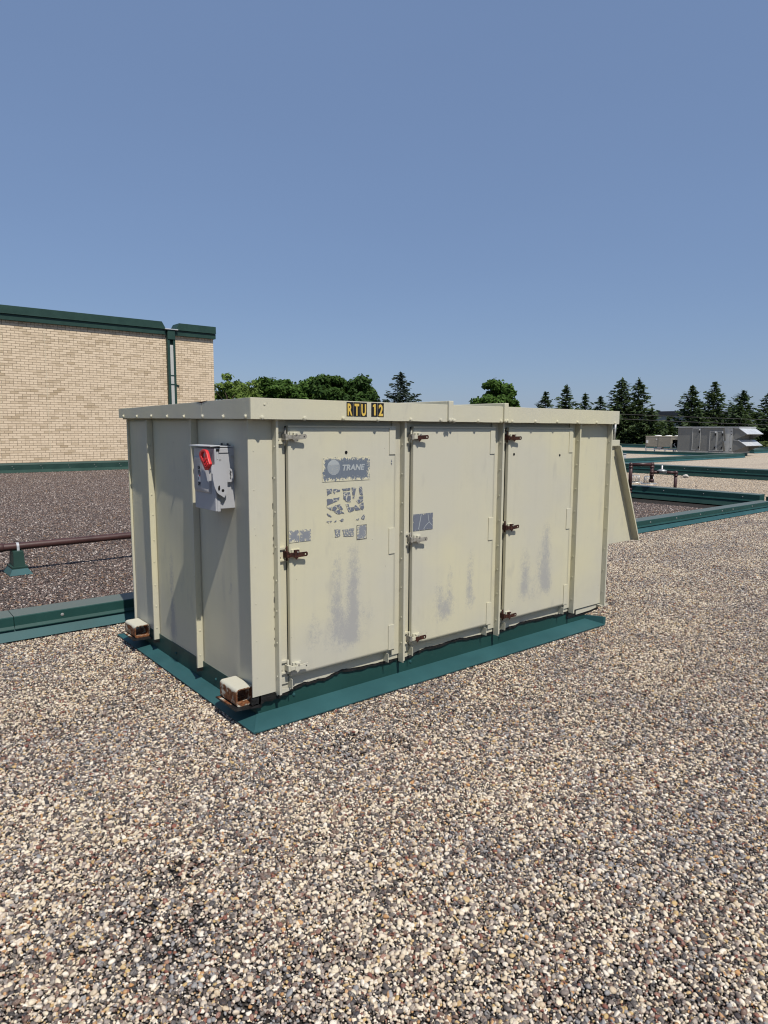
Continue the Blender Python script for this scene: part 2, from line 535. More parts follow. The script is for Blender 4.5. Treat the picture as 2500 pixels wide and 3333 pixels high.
def gravel(name, mat, tiles, places, size, label):
    """one object: its mesh holds the sample square metres, geometry nodes lay them out"""
    vs, fs, rn, tl, ptk, rz = [], [], [], [], [], []
    b = 0
    for k, (V, F, r) in enumerate(tiles):
        vs.append(V); fs.append(F + b); rn.append(r); tl.append(np.full(len(V), k)); ptk.append(np.full(len(V), -1)); rz.append(np.zeros(len(V)))
        b += len(V)
    pl = np.array([(p[0], p[1], 0) for p in places], float)
    vs.append(pl); rn.append(np.zeros(len(pl))); tl.append(np.full(len(pl), -1)); ptk.append(np.array([p[2] for p in places])); rz.append(np.array([p[3] for p in places]) * math.pi / 2)
    vs = np.concatenate(vs); fs = np.concatenate(fs)
    me = bpy.data.meshes.new(name)
    me.vertices.add(len(vs)); me.vertices.foreach_set('co', vs.astype(np.float32).ravel())
    me.loops.add(len(fs) * 3); me.loops.foreach_set('vertex_index', fs.astype(np.int32).ravel())
    me.polygons.add(len(fs))
    me.polygons.foreach_set('loop_start', np.arange(0, len(fs) * 3, 3, dtype=np.int32))
    me.polygons.foreach_set('use_smooth', np.ones(len(fs), bool))
    me.update(calc_edges=True)
    for nm, arr, ty in (('rnd', np.concatenate(rn), 'FLOAT'), ('rz', np.concatenate(rz), 'FLOAT')):
        me.attributes.new(nm, ty, 'POINT').data.foreach_set('value', arr.astype(np.float32))
    for nm, arr in (('tile', np.concatenate(tl)), ('spot', np.concatenate(ptk))):
        me.attributes.new(nm, 'INT', 'POINT').data.foreach_set('value', arr.astype(np.int32))
    me.materials.append(mat)
    o = bpy.data.objects.new(name, me); COL.objects.link(o)
    o.location.z = -.010
    tag(o, label, None, None, 'stuff')
    g = bpy.data.node_groups.new(name, 'GeometryNodeTree')
    g.interface.new_socket('Geometry', in_out='INPUT', socket_type='NodeSocketGeometry')
    g.interface.new_socket('Geometry', in_out='OUTPUT', socket_type='NodeSocketGeometry')
    gi = g.nodes.new('NodeGroupInput'); go = g.nodes.new('NodeGroupOutput')
    jn = g.nodes.new('GeometryNodeJoinGeometry')
    def named(nm, ty):
        q = g.nodes.new('GeometryNodeInputNamedAttribute'); q.data_type = ty; q.inputs['Name'].default_value = nm
        return q.outputs[0]
    def sel(nm, k):
        c = g.nodes.new('FunctionNodeCompare'); c.data_type = 'INT'; c.operation = 'EQUAL'
        g.links.new(named(nm, 'INT'), c.inputs[2]); c.inputs[3].default_value = k
        s = g.nodes.new('GeometryNodeSeparateGeometry'); s.domain = 'POINT'
        g.links.new(gi.outputs[0], s.inputs[0]); g.links.new(c.outputs[0], s.inputs[1])
        return s.outputs[0]
    for k in range(len(tiles)):
        ip = g.nodes.new('GeometryNodeInstanceOnPoints')
        g.links.new(sel('spot', k), ip.inputs['Points']); g.links.new(sel('tile', k), ip.inputs['Instance'])
        cx = g.nodes.new('ShaderNodeCombineXYZ'); g.links.new(named('rz', 'FLOAT'), cx.inputs[2])
        g.links.new(cx.outputs[0], ip.inputs['Rotation'])
        ip.inputs['Scale'].default_value = (size * 1.01, size * 1.01, size)
        g.links.new(ip.outputs[0], jn.inputs[0])
    g.links.new(jn.outputs[0], go.inputs[0])
    md = o.modifiers.new('layout', 'NODES'); md.node_group = g
    return o

def in_view(x, y, m=.35):
    d = Vector((x, y, 0)) - CAM
    z = d.dot(CF)
    if z < .3: return d.length < 3.2 and z > -.8
    return abs(d.dot(CR) / z) < .57 + m + .9 / z and d.dot(CU) / z > -.76 - .25 - .9 / z

T_HI = [pebble_tile(2, 1), pebble_tile(2, 2), pebble_tile(2, 5, 1.0)]
T_LO = [pebble_tile(1, 3, 0, 1.08, .0145), pebble_tile(1, 4, .0, 1.08, .0145)]
near, brown, tan = [], [], []
TS = .66                                 # side of one laid-out patch; the sample is laid at this scale
# rows of patches end at the foot of the long divider (y = 2.53)
for i in range(-10, 27):
    for j in range(0, 13):
        x, y = (i + .5) * TS, 2.56 - (j + .5) * TS
        if not in_view(x, y): continue
        dist = (Vector((x, y, 0)) - CAM).length
        if dist < 4.2:
            sp = (x < -.4 and y < -.9 and R.random() < .65) or R.random() < .16
            k = 2 if sp else R.randrange(2)
        else: k = 3 + R.randrange(2)
        near.append((x, y, k, R.randrange(4)))
for i in range(-5, 14):
    for j in range(0, 24):
        x, y = (i + .47) * .9, 3.28 + j * .9
        if x > 13.1: continue
        if in_view(x, y, .12): brown.append((x, y, R.randrange(2), R.randrange(4)))
for i in range(0, 10):
    for j in range(0, 15):
        x, y = 14.2 + i * .9, 3.28 + j * .9
        if in_view(x, y, .2): tan.append((x, y, R.randrange(2), R.randrange(4)))
gravel('gravel', M['gravel'], T_HI + T_LO, near, TS, 'mixed cream, grey and rust river gravel round the big rooftop unit')
gravel('gravel', M['gravel_brown'], T_LO, brown, .9, 'brown gravel between the long green curb and the brick wall')
gravel('gravel', M['gravel_tan'], T_LO, tan, .9, 'tan gravel round the roof drains')

# ------------------------------------------------------------------ setting: roof, ground
def sheet(name, x0, x1, y0, y1, z, mat, n=1):
    mb = MB()
    mb.add([(x0, y0, z), (x1, y0, z), (x1, y1, z), (x0, y1, z)], [(0, 1, 2, 3)])
    return part(mb, name, mat, None, kind='structure')
mb = MB(); mb.box(-30, 58, -30, 46, -.4, -.016)
part(mb, 'roof', M['bed'], None, kind='structure')
sheet('roof_gravel', 22.5, 57.6, -29.5, 45.6, -.002, M['roof_tan'])
def ground_mat():
    t = NT('lawn')
    t.col(t.ramp(t.noise(.4, 5), [(.3, (.035, .055, .018)), (.7, (.07, .09, .035))])); t.rough(.9)
    return t.m
sheet('ground', -600, 900, -600, 900, -6.0, ground_mat())
mb = MB(); mb.box(-30, 58, -30, 46, -6.0, -.41)
b_ = thing('roofed_building', 'low building under the gravel roof, its walls below the eaves', 'building', (14, 8, -6))
part(mb, 'wall', M['wallgrey'], b_)

# ------------------------------------------------------------------ shared small meshes
def screw_mesh(axis, r=.008, h=.007, mat='zinc'):
    mb = MB(); seg = 8
    prof = [(r * 1.35, 0), (r * 1.35, h * .25), (r, h * .3), (r * .95, h * .85), (r * .55, h)]
    vs = []; fs = []
    for rr, hh in prof:
        for k in range(seg):
            a = k * math.tau / seg
            p = (rr * math.cos(a), rr * math.sin(a), hh)
            vs.append({'-y': (p[0], -p[2], p[1]), '-x': (-p[2], -p[0], p[1]), 'z': p}[axis])
    for i in range(len(prof) - 1):
        for k in range(seg):
            k2 = (k + 1) % seg
            fs.append((i * seg + k, i * seg + k2, (i + 1) * seg + k2, (i + 1) * seg + k))
    fs.append(tuple(range((len(prof) - 1) * seg, len(prof) * seg)))
    mb.add(vs, fs)
    return mb.mesh('screw', M[mat])
SC_Y = screw_mesh('-y'); SC_X = screw_mesh('-x')
SC_YC = screw_mesh('-y', .0055, .003, 'cream'); SC_XC = screw_mesh('-x', .0055, .003, 'cream')
SC_YT = screw_mesh('-y', .008, .008, 'teal'); SC_XT = screw_mesh('-x', .008, .008, 'teal')
SC_YBIG = screw_mesh('-y', .010, .010, 'cream'); SC_XBIG = screw_mesh('-x', .010, .010, 'cream')
SC_YG = screw_mesh('-y', .010, .009, 'zinc'); SC_XG = screw_mesh('-x', .010, .009, 'zinc')

# ------------------------------------------------------------------ the big rooftop unit
U = thing('rooftop_unit', 'large weathered cream rooftop unit with three latched doors, numbered RTU 12', 'rooftop unit', (0, 0, 0))
FP = .074
ZR, ZT = 1.6975, 1.8086
L_, W_ = 3.43, 2.077

mb = MB(); mb.box(.075, 3.40, .10, 2.03, .17, 1.70); part(mb, 'cabinet_core', M['black'], U)
# front frame strips between the doors
DOORS = [(.247, 1.021), (1.167, 1.940), (2.084, 2.856)]
DZ0, DZ1 = .236, 1.656
mb = MB()
mb.box(.0186, .166, FP, FP + .008, .158, 1.715)
part(mb, 'corner_post', M['cream'], U, .002)
mb = MB(); mb.box(.0186, .060, FP - .0022, FP - .0003, .160, 1.700); cf = part(mb, 'corner_fold', M['cream'], U, .001)
SC_DOT = screw_mesh('-y', .0038, .0014, 'cream')
for k in range(7): inst('screw', SC_DOT, (.050, FP - .0022, .27 + .21 * k), cf)
for a, b in ((.170, .249), (1.019, 1.085), (1.089, 1.169), (1.938, 2.008), (2.012, 2.086), (2.854, 2.930)):
    mb = MB(); mb.box(a, b, FP + .001, FP + .009, .19, 1.712); part(mb, 'frame_strip', M['cream'], U, .0015)
mb = MB(); mb.box(2.934, 3.376, FP, FP + .008, .158, 1.712); part(mb, 'front_panel', M['cream'], U, .002)
mb = MB(); mb.box(.17, 2.93, FP + .010, FP + .014, 1.60, 1.712); part(mb, 'door_header', M['cream'], U)

# sill strip with the uneven, torn lower edge
sill_a = [(.170, .158), (.215, .147), (.265, .141), (.311, .158), (.36, .166), (.395, .160), (.46, .163), (.514, .156), (.571, .172), (.638, .181), (.70, .174), (.792, .166), (.899, .161), (.982, .161), (1.083, .157)]
sill_b = [(1.091, .143), (1.145, .148), (1.202, .151), (1.24, .163), (1.282, .169), (1.33, .177), (1.384, .175), (1.49, .173), (1.60, .179), (1.663, .179), (1.733, .168), (1.82, .166), (1.896, .161), (2.006, .161)]
sill_c = [(2.014, .158), (2.116, .157), (2.2, .163), (2.27, .163), (2.33, .176), (2.388, .173), (2.46, .170), (2.552, .166), (2.68, .162), (2.75, .160), (2.826, .155), (2.928, .160)]
for pts in (sill_a, sill_b, sill_c):
    fine = []
    for (x0, z0), (x1, z1) in zip(pts[:-1], pts[1:]):
        for k in range(4):
            t = k / 4
            fine.append((x0 + (x1 - x0) * t, z0 + (z1 - z0) * t + R.uniform(-.0018, .0018)))
    fine.append(pts[-1])
    poly = fine + [(pts[-1][0], .245), (pts[0][0], .245)]
    mb = MB(); mb.prism(poly, 'y', FP + .0115, FP + .0135); part(mb, 'sill', M['cream'], U)
    # black sealant that shows under the torn edge
    up = [(x, z + .012 + R.uniform(-.002, .012)) for x, z in fine]
    dn = [(x, z - .014 - R.uniform(0, .010)) for x, z in fine][::-1]
    mb = MB(); mb.prism(up + dn, 'y', FP + .0150, FP + .019); part(mb, 'sealant', M['dark'], U)
# ragged dark smear at the near corner
pts = [(.012, .150), (.05, .158), (.12, .165), (.16, .160), (.20, .150), (.26, .143), (.30, .155), (.285, .137), (.26, .133), (.243, .119), (.215, .126), (.19, .111), (.165, .118), (.14, .104), (.105, .114), (.075, .101), (.045, .116), (.02, .107), (.01, .125)]
mb = MB(); mb.prism([(x + R.uniform(-.004, .004), z + R.uniform(-.004, .004)) for x, z in pts], 'y', FP + .004, FP + .018); part(mb, 'sealant', M['dark'], U)
mb = MB(); mb.prism([(.055, .160), (.16, .172), (.165, .155), (.10, .140), (.06, .146)], 'y', FP + .009, FP + .011)
mb.prism([(.168, .168), (.262, .160), (.258, .143), (.172, .134)], 'y', FP - .001, FP + .0035)
part(mb, 'base_rail', M['cream'], U)
mb = MB(); mb.prism([(3.05, .148), (3.40, .150), (3.43, .145), (3.40, .128), (3.25, .112), (3.05, .108)], 'y', FP + .012, FP + .02)
mb.prism([(3.34, .148), (3.46, .142), (3.47, .136), (3.36, .132)], 'y', FP - .03, FP + .01)
part(mb, 'base_rail', M['cream'], U)
mb = MB(); mb.prism([(2.93, .158), (3.38, .158), (3.38, .10), (3.2, .085), (2.93, .09)], 'y', FP + .0215, FP + .025); part(mb, 'sealant', M['dark'], U)

# chipped paint along the joint beside the first rib
mb = MB(); mb.prism([(-.003, -.010), (.001, -.006), (.003, .002), (.002, .009), (-.002, .012), (-.004, .004)], 'y', -.0004, .0004); chip = mb.mesh('paint_chip', M['dark'])
for k in range(20):
    z = .42 + 1.05 * R.random() ** 1.2
    o = inst('paint_chip', chip, (.1635 + R.uniform(-.001, .001), FP - .0003, z), U); o.scale = (R.uniform(.3, .6), 1, R.uniform(.4, 1.2))
# upright ribs on the front
for i, x in enumerate((.166, 1.085, 2.008, 2.930, 3.376)):
    mb = MB()
    mb.box(x, x + .0035, FP - .044, FP + .004, .150 - .012 * (i in (1, 2)), 1.705)
    mb.box(x + .0035, x + .0145, FP - .044, FP - .0405, .150, 1.705)
    rb = part(mb, 'rib', M['cream'], U)
    for k in range(8):
        z = .26 + k * .185 + R.uniform(-.01, .01)
        inst('screw', SC_XC, (x - .0002, FP - .022 + R.uniform(-.003, .003), z), rb)

# doors
def wear_grid(x0, x1, z0, z1, y, nx, nz, streaks, bulge=.0, th=.024, axis='y'):
    """panel with a finely divided face that carries the worn paint and a slight buckle"""
    bm = bmesh.new()
    lay = bm.verts.layers.float.new('wear')
    rows = []
    for j in range(nz + 1):
        row = []
        for i in range(nx + 1):
            x = x0 + (x1 - x0) * i / nx; z = z0 + (z1 - z0) * j / nz
            e = min(i, nx - i, j, nz - j)
            d = mnoise.noise(Vector((x * 2.3, z * 1.7, 7.7 + y))) * bulge * min(1, e / 6)
            v = bm.verts.new((x, y + d, z) if axis == 'y' else (y + d, x, z))
            w = 0
            for (xc, wd, za, zb, s) in streaks:
                if abs(x - xc) > wd * 3 or z < za - .1 or z > zb + .1: continue
                xx = xc + .012 * mnoise.noise(Vector((z * 9, xc * 5, 0)))
                g = math.exp(-((x - xx) / (wd * 1.35)) ** 2)
                lo = min(1, max(0, (z - za) / .10)); hi = min(1, max(0, (zb - z) / ((zb - za) * .9)))
                w = max(w, min(1.15, 1.3 * s) * g * lo * (hi ** .5))
            v[lay] = w
            row.append(v)
        rows.append(row)
    for j in range(nz):
        for i in range(nx):
            q = [rows[j][i], rows[j][i + 1], rows[j + 1][i + 1], rows[j + 1][i]]
            f = bm.faces.new(q if axis == 'y' else q[::-1]); f.smooth = True
    per = rows[0] + [r[-1] for r in rows[1:]] + rows[-1][-2::-1] + [r[0] for r in rows[-2:0:-1]]
    back = [bm.verts.new((v.co.x, v.co.y + th, v.co.z) if axis == 'y' else (v.co.x + th, v.co.y, v.co.z)) for v in per]
    n = len(per)
    for k in range(n):
        k2 = (k + 1) % n
        q = [per[k2], per[k], back[k], back[k2]]
        bm.faces.new(q if axis == 'y' else q[::-1])
    me = bpy.data.meshes.new('panel')
    bm.to_mesh(me); bm.free()
    return me

def add_mesh(name, me, mat, parent):
    if not me.materials: me.materials.append(mat)
    o = bpy.data.objects.new(name, me); COL.objects.link(o); o.parent = parent
    return o

STREAKS = [
    [(.575, .034, .33, .97, .62), (.690, .036, .30, .98, .85), (.595, .055, .33, .66, .62), (.665, .055, .30, .60, .85), (.635, .06, .30, .45, .9), (.405, .05, .33, .60, .34), (.80, .05, .40, .62, .30), (.62, .14, .28, .70, .30)],
    [(1.425, .032, .35, .66, .55), (1.470, .055, .32, .52, .85), (1.52, .022, .36, .76, .45), (1.715, .026, .38, .84, .55), (1.72, .035, .36, .56, .55), (1.45, .10, .30, .62, .30)],
    [(2.315, .045, .34, .78, .62), (2.31, .055, .33, .56, .6), (2.555, .048, .34, .96, .72), (2.50, .045, .42, .84, .42), (2.585, .04, .33, .70, .7), (2.42, .12, .30, .60, .26)],
]
D = FP - .030          # face of the doors
def latch(parent, x, z, style, seed):
    """keeper plate on the frame, hooked bar and lever across the door edge"""
    r = random.Random(seed)
    mb = MB()
    mats = [M['cream'], M['rust'], M['steel_old'], M['black']]
    lv = {'rust': 1, 'cream': 0, 'steel': 2, 'half': 0}[style]
    # keeper
    mb.box(x - .062, x - .014, FP - .006, FP + .0005, z - .040, z + .040, 0)
    mb.box(x - .062, x - .010, FP - .017, FP - .006, z + .027, z + .040, 0)
    mb.box(x - .058, x - .012, FP - .014, FP - .006, z - .040, z - .030, 0)
    for dz in (.018, -.020):
        mb.tube([(x - .045, FP - .0064, z + dz), (x - .045, FP - .0075, z + dz)], .0045, 8, 3)
    # hook round the keeper
    mb.box(x - .026, x - .010, FP - .052, FP - .006, z - .018, z + .016, lv if style != 'half' else 2)
    mb.tube([(x - .016, FP - .03, z + .045), (x - .016, FP - .03, z - .036)], .006, 8, 2 if style == 'steel' else lv)
    # bar
    mb.box(x - .012, x + .030, FP - .056, FP - .046, z - .013, z + .009, lv)
    # base plate on the door
    mb.box(x + .010, x + .066, D - .010, D + .0005, z - .012, z + .024, 0)
    mb.box(x + .024, x + .052, D - .026, D - .010, z - .010, z + .022, 0 if style != 'rust' else 1)
    # lever, tilted a touch up
    a = r.uniform(.02, .10)
    p0 = Vector((x + .016, D - .024, z - .006)); d = Vector((math.cos(a), -.12, math.sin(a)))
    q = p0 + d * .084
    w = .013
    lm = 1 if style in ('rust', 'half') else lv
    mb.add([(p0.x, p0.y - .005, p0.z - w), (q.x - .006, q.y - .004, q.z - w), (q.x, q.y - .004, q.z - w * .4), (q.x, q.y - .004, q.z + w * .4), (q.x - .006, q.y - .004, q.z + w), (p0.x, p0.y - .005, p0.z + w),
            (p0.x, p0.y + .003, p0.z - w), (q.x - .006, q.y + .001, q.z - w), (q.x, q.y + .001, q.z - w * .4), (q.x, q.y + .001, q.z + w * .4), (q.x - .006, q.y + .001, q.z + w), (p0.x, p0.y + .003, p0.z + w)],
           [(0, 1, 2, 3, 4, 5), (11, 10, 9, 8, 7, 6), (0, 6, 7, 1), (1, 7, 8, 2), (2, 8, 9, 3), (3, 9, 10, 4), (4, 10, 11, 5), (5, 11, 6, 0)], lm if style != 'cream' else 0)
    # tail fins that throw the pointed shadow
    mb.prism([(x + .020, z - .012), (x + .052, z - .012), (x + .028, z - .032)], 'y', D - .030, D - .026, lm)
    hq = q - d * .016
    mb.tube([(hq.x, hq.y - .0052, hq.z), (hq.x, hq.y - .0046, hq.z)], .0045, 8, 0 if lm == 1 else 3)
    mb.tube([(x + .038, D - .034, z + .012), (x + .038, D - .030, z + .012)], .006, 8, 2)
    return part(mb, 'latch', mats, parent, .0012, label={'rust': 'brown rusty latch', 'half': 'latch with a rusty lever', 'cream': 'latch painted over in cream', 'steel': 'bare steel latch'}[style])

LST = [[(1.605, 'steel'), (.951, 'rust'), (.295, 'cream')], [(1.602, 'half'), (.944, 'steel'), (.287, 'half')], [(1.592, 'rust'), (.941, 'rust'), (.279, 'rust')]]
HNG = [[1.575, .951, .326], [1.560, .945, .324], [1.553, .944, .323]]
door_objs = []
for k, (x0, x1) in enumerate(DOORS):
    me = wear_grid(x0, x1, DZ0, DZ1, D, 40, 70, STREAKS[k], .0016)
    d = add_mesh('door', me, M['cream_worn'], U)
    tag(d, ['door with the scraped maker\'s label and torn stickers', 'middle door with one cracked grey sticker', 'far door with two small round holes'][k])
    door_objs.append(d)
    mb = MB(); mb.box(x0 - .0022, x1 + .002, FP - .006, FP + .0008, DZ0 - .002, DZ1 + .006); part(mb, 'gasket', M['black'], d)
    # shallow drip lip along the door head
    mb = MB(); mb.box(x0 + .002, x1 - .002, D - .002, D + .02, DZ1 + .0005, DZ1 + .010); part(mb, 'drip_lip', M['cream'], d)
    for j, (z, st) in enumerate(LST[k]):
        latch(d, x0, z, st, k * 7 + j)
    for z in HNG[k]:
        mb = MB(); mb.box(x1 - .052, x1 - .004, D - .006, D - .0005, z - .082, z + .082); h = part(mb, 'hinge_plate', M['cream'], d, .0015)
    for hx, hz in ([(.642, 1.512)], [], [(2.147, 1.471), (2.690, 1.453)])[k]:
        mb = MB(); mb.tube([(hx, D + .003, hz), (hx, D - .0025, hz)], .0095, 12); part(mb, 'bolt_hole', M['black'], d)
    for xx in (x0 + .004, x1 - .058):
        mb = MB(); mb.box(xx, xx + .004, FP - .040, FP + .012, .165, .222); mb.box(xx + .004, xx + .016, FP - .002, FP + .011, .165, .222); part(mb, 'door_guide', M['cream'], d, .001)

# ---- stickers and what is left of them
def flake_mat(name, base, pale, thr, edge, cracks=0):
    t = NT(name)
    w = t.attr('edge')
    n = t.noise(95, 5, .7)
    st = t.noise(1, 4, vec=t.map(t.pos(), (160, 160, 9)))
    c = t.mix(t.math('MULTIPLY', st, .5), base, pale)
    f = t.math('ADD', n, t.math('MULTIPLY', w, edge))
    if cracks:
        vo = t.n('ShaderNodeTexVoronoi', feature='DISTANCE_TO_EDGE'); vo.inputs['Scale'].default_value = cracks
        wv = t.n('ShaderNodeVectorMath', operation='ADD'); t.l(t.pos(), wv.inputs[0])
        nn = t.n('ShaderNodeTexNoise'); nn.inputs['Scale'].default_value = 40; t.l(t.pos(), nn.inputs['Vector'])
        sc = t.n('ShaderNodeVectorMath', operation='SCALE'); sc.inputs['Scale'].default_value = .02; t.l(nn.outputs['Color'], sc.inputs[0]); t.l(sc.outputs[0], wv.inputs[1])
        t.l(wv.outputs[0], vo.inputs['Vector'])
        c = t.mix(t.math('LESS_THAN', vo.outputs['Distance'], .035), c, (CREAM[0] * .9, CREAM[1] * .92, CREAM[2]))
    big = t.noise(34, 3)
    f = t.math('ADD', f, t.math('MULTIPLY', t.math('MULTIPLY', t.math('SUBTRACT', big, .5), w), .55))
    t.col(t.mix(t.sstep(f, thr, thr + .05), c, (CREAM[0] * 1.04, CREAM[1] * 1.04, CREAM[2])))
    t.rough(.6); t.spec(.3)
    return t.m
M['label_blue'] = flake_mat('scraped blue grey label', (.115, .140, .175), (.19, .215, .245), .74, .36)
M['label_grey'] = flake_mat('weathered grey label', (.18, .195, .22), (.30, .31, .32), .76, .30)
M['print_pale'] = flake_mat('pale worn print', (.33, .36, .37), (.42, .44, .44), .60, .0)
M['torn'] = flake_mat('torn blue grey sticker', (.125, .14, .175), (.17, .185, .215), .74, .2, 26)
M['cracked'] = flake_mat('cracked blue grey sticker', (.125, .14, .175), (.17, .185, .215), .80, .22)

M['label_flaky'] = flake_mat('flaking grey label', (.16, .175, .20), (.26, .27, .29), .53, .0)

def sticker(name, x0, x1, z0, z1, mat, parent, nx=24, nz=14, dy=.0008):
    bm = bmesh.new(); lay = bm.verts.layers.float.new('edge'); rows = []
    for j in range(nz + 1):
        row = []
        for i in range(nx + 1):
            v = bm.verts.new((x0 + (x1 - x0) * i / nx, D - dy - .0016, z0 + (z1 - z0) * j / nz))
            e = min(min(i, nx - i) / nx * (x1 - x0), min(j, nz - j) / nz * (z1 - z0))
            v[lay] = max(0, 1 - e / .040)
            row.append(v)
        rows.append(row)
    for j in range(nz):
        for i in range(nx):
            bm.faces.new([rows[j][i], rows[j][i + 1], rows[j + 1][i + 1], rows[j + 1][i]])
    ext = bmesh.ops.extrude_face_region(bm, geom=list(bm.faces))
    for v in [g for g in ext['geom'] if isinstance(g, bmesh.types.BMVert)]:
        v.co.y -= .0006
    bmesh.ops.recalc_face_normals(bm, faces=list(bm.faces))
    me = bpy.data.meshes.new(name); bm.to_mesh(me); bm.free()
    return add_mesh(name, me, mat, parent)

def text_mesh(txt, h, xs=1.0, bold=0.0, shear=0.0, depth=.0006):
    cu = bpy.data.curves.new('txt', 'FONT'); cu.body = txt; cu.size = h / .73; cu.offset = bold; cu.shear = shear; cu.extrude = depth; cu.resolution_u = 3
    ob = bpy.data.objects.new('txt', cu); COL.objects.link(ob)
    dg = bpy.context.evaluated_depsgraph_get()
    me = bpy.data.meshes.new_from_object(ob.evaluated_get(dg))
    bpy.data.objects.remove(ob); bpy.data.curves.remove(cu)
    me.materials.clear()
    for v in me.vertices: v.co.x *= xs
    xsn = [v.co.x for v in me.vertices]
    mn = min(xsn)
    for v in me.vertices: v.co.x -= mn
    return me

def put_text(name, txt, x, y, z, h, mat, parent, xs=1.0, bold=0.0, shear=0.0, face='-y', width=None):
    me = text_mesh(txt, h, xs, bold, shear)
    if width:
        w = max(v.co.x for v in me.vertices)
        for v in me.vertices: v.co.x *= width / w
    off = root_loc(parent)
    for v in me.vertices:
        a, b, c = v.co
        if face == '-y': v.co = (x + a - off[0], y - c - off[1], z + b - off[2])
        else: v.co = (y - c - off[0], x - a - off[1], z + b - off[2])
    o = add_mesh(name, me, mat, parent)
    return o

d0, d1, d2 = door_objs
lab = sticker('label', .472, .816, 1.345, 1.486, M['label_blue'], d0, 40, 18)
tag(lab, 'scraped blue grey maker\'s label')
Dl = D - .0034
mb = MB()
cxl, czl, rl = .551, 1.4265, .0445
nst = 15
for i in range(nst):
    z = czl - rl + 2 * rl * (i + .5) / nst
    hw = math.sqrt(max(0, rl * rl - (z - czl) ** 2))
    hh = rl / nst * (.98 if i > 9 else .62)
    mb.box(cxl - hw, cxl + hw, Dl, Dl + .001, z - hh, z + hh)
part(mb, 'globe_mark', M['print_pale'], d0)
put_text('label_text', 'TRANE', .613, Dl + .0002, 1.407, .034, M['print_pale'], d0, bold=.0016, shear=.22, width=.165)

FR = {
'a': [(0.503, 1.303), (0.538, 1.303), (0.54, 1.28), (0.522, 1.276), (0.507, 1.266), (0.503, 1.284)],
'b': [(0.548, 1.301), (0.597, 1.298), (0.595, 1.287), (0.569, 1.283), (0.554, 1.273), (0.546, 1.288)],
'c': [(0.611, 1.299), (0.67, 1.302), (0.67, 1.289), (0.641, 1.286), (0.617, 1.286)],
'd': [(0.617, 1.276), (0.666, 1.276), (0.672, 1.254), (0.672, 1.216), (0.641, 1.223), (0.621, 1.241)],
'e': [(0.678, 1.302), (0.715, 1.3), (0.705, 1.256), (0.688, 1.258), (0.684, 1.284)],
'f': [(0.688, 1.25), (0.703, 1.251), (0.701, 1.236), (0.688, 1.237)],
'g': [(0.738, 1.304), (0.753, 1.307), (0.759, 1.293), (0.763, 1.254), (0.744, 1.257), (0.736, 1.277)],
'h': [(0.736, 1.246), (0.767, 1.245), (0.767, 1.218), (0.736, 1.204), (0.715, 1.222), (0.736, 1.234)],
'i': [(0.74, 1.2), (0.77, 1.21), (0.772, 1.178), (0.761, 1.163), (0.742, 1.18)],
'j': [(0.504, 1.245), (0.538, 1.244), (0.591, 1.251), (0.589, 1.236), (0.553, 1.222), (0.502, 1.206), (0.502, 1.232)],
'k': [(0.5, 1.198), (0.537, 1.199), (0.533, 1.178), (0.518, 1.186)],
'l': [(0.543, 1.197), (0.569, 1.205), (0.575, 1.185), (0.561, 1.173), (0.539, 1.177)],
'm': [(0.575, 1.204), (0.597, 1.21), (0.617, 1.178), (0.605, 1.173), (0.585, 1.187)],
'n': [(0.553, 1.17), (0.585, 1.177), (0.601, 1.171), (0.629, 1.153), (0.577, 1.153)],
'o': [(0.637, 1.207), (0.662, 1.204), (0.66, 1.194), (0.641, 1.195)],
'p': [(0.643, 1.19), (0.694, 1.186), (0.701, 1.167), (0.67, 1.158), (0.657, 1.161)],
'q': [(0.696, 1.186), (0.711, 1.195), (0.751, 1.164), (0.707, 1.167)],
'r': [(0.5, 1.158), (0.51, 1.16), (0.537, 1.14), (0.521, 1.141)],
's': [(0.5, 1.115), (0.521, 1.115), (0.513, 1.104)],
's2': [(0.525, 1.115), (0.537, 1.116), (0.529, 1.106)],
't': [(0.553, 1.108), (0.569, 1.115), (0.568, 1.106)],
't2': [(0.593, 1.116), (0.617, 1.121), (0.625, 1.112), (0.609, 1.105)],
'u': [(0.751, 1.118), (0.778, 1.136), (0.78, 1.119), (0.774, 1.103), (0.753, 1.108)],
'v': [(0.711, 1.106), (0.736, 1.116), (0.732, 1.106)],
'w': [(0.556, 1.061), (0.596, 1.061), (0.596, 1.021), (0.56, 1.015)],
'x': [(0.614, 1.056), (0.698, 1.057), (0.694, 1.012), (0.62, 1.014)],
}
for k, poly in FR.items():
    fine = []
    for i in range(len(poly)):
        (xa, za), (xb, zb) = poly[i], poly[(i + 1) % len(poly)]
        for q in range(3):
            fine.append((xa + (xb - xa) * q / 3 + R.uniform(-.0022, .0022), za + (zb - za) * q / 3 + R.uniform(-.0022, .0022)))
    mb = MB(); mb.prism(fine, 'y', D - .0028, D - .0020); part(mb, 'sticker_scrap', M['torn' if k not in 'wx' else 'label_flaky'], d0)
tag(sticker('sticker', .246, .314, 1.014, 1.083, M['label_grey'], d0), 'left half of a grey sticker')
tag(sticker('sticker', .317, .391, 1.014, 1.082, M['label_grey'], d0), 'right half of a grey sticker')
s_ = sticker('sticker', .721, .791, .987, 1.070, M['label_grey'], d0)
tag(s_, 'grey sticker in a dark border')
mb = MB(); mb.prism([(.718, .984), (.794, .984), (.794, 1.073), (.718, 1.073)], 'y', D - .0022, D - .0018); part(mb, 'sticker_border', M['wire'], d0)
tag(sticker('sticker', 1.172, 1.345, .996, 1.104, M['cracked'], d1), 'cracked blue grey sticker')
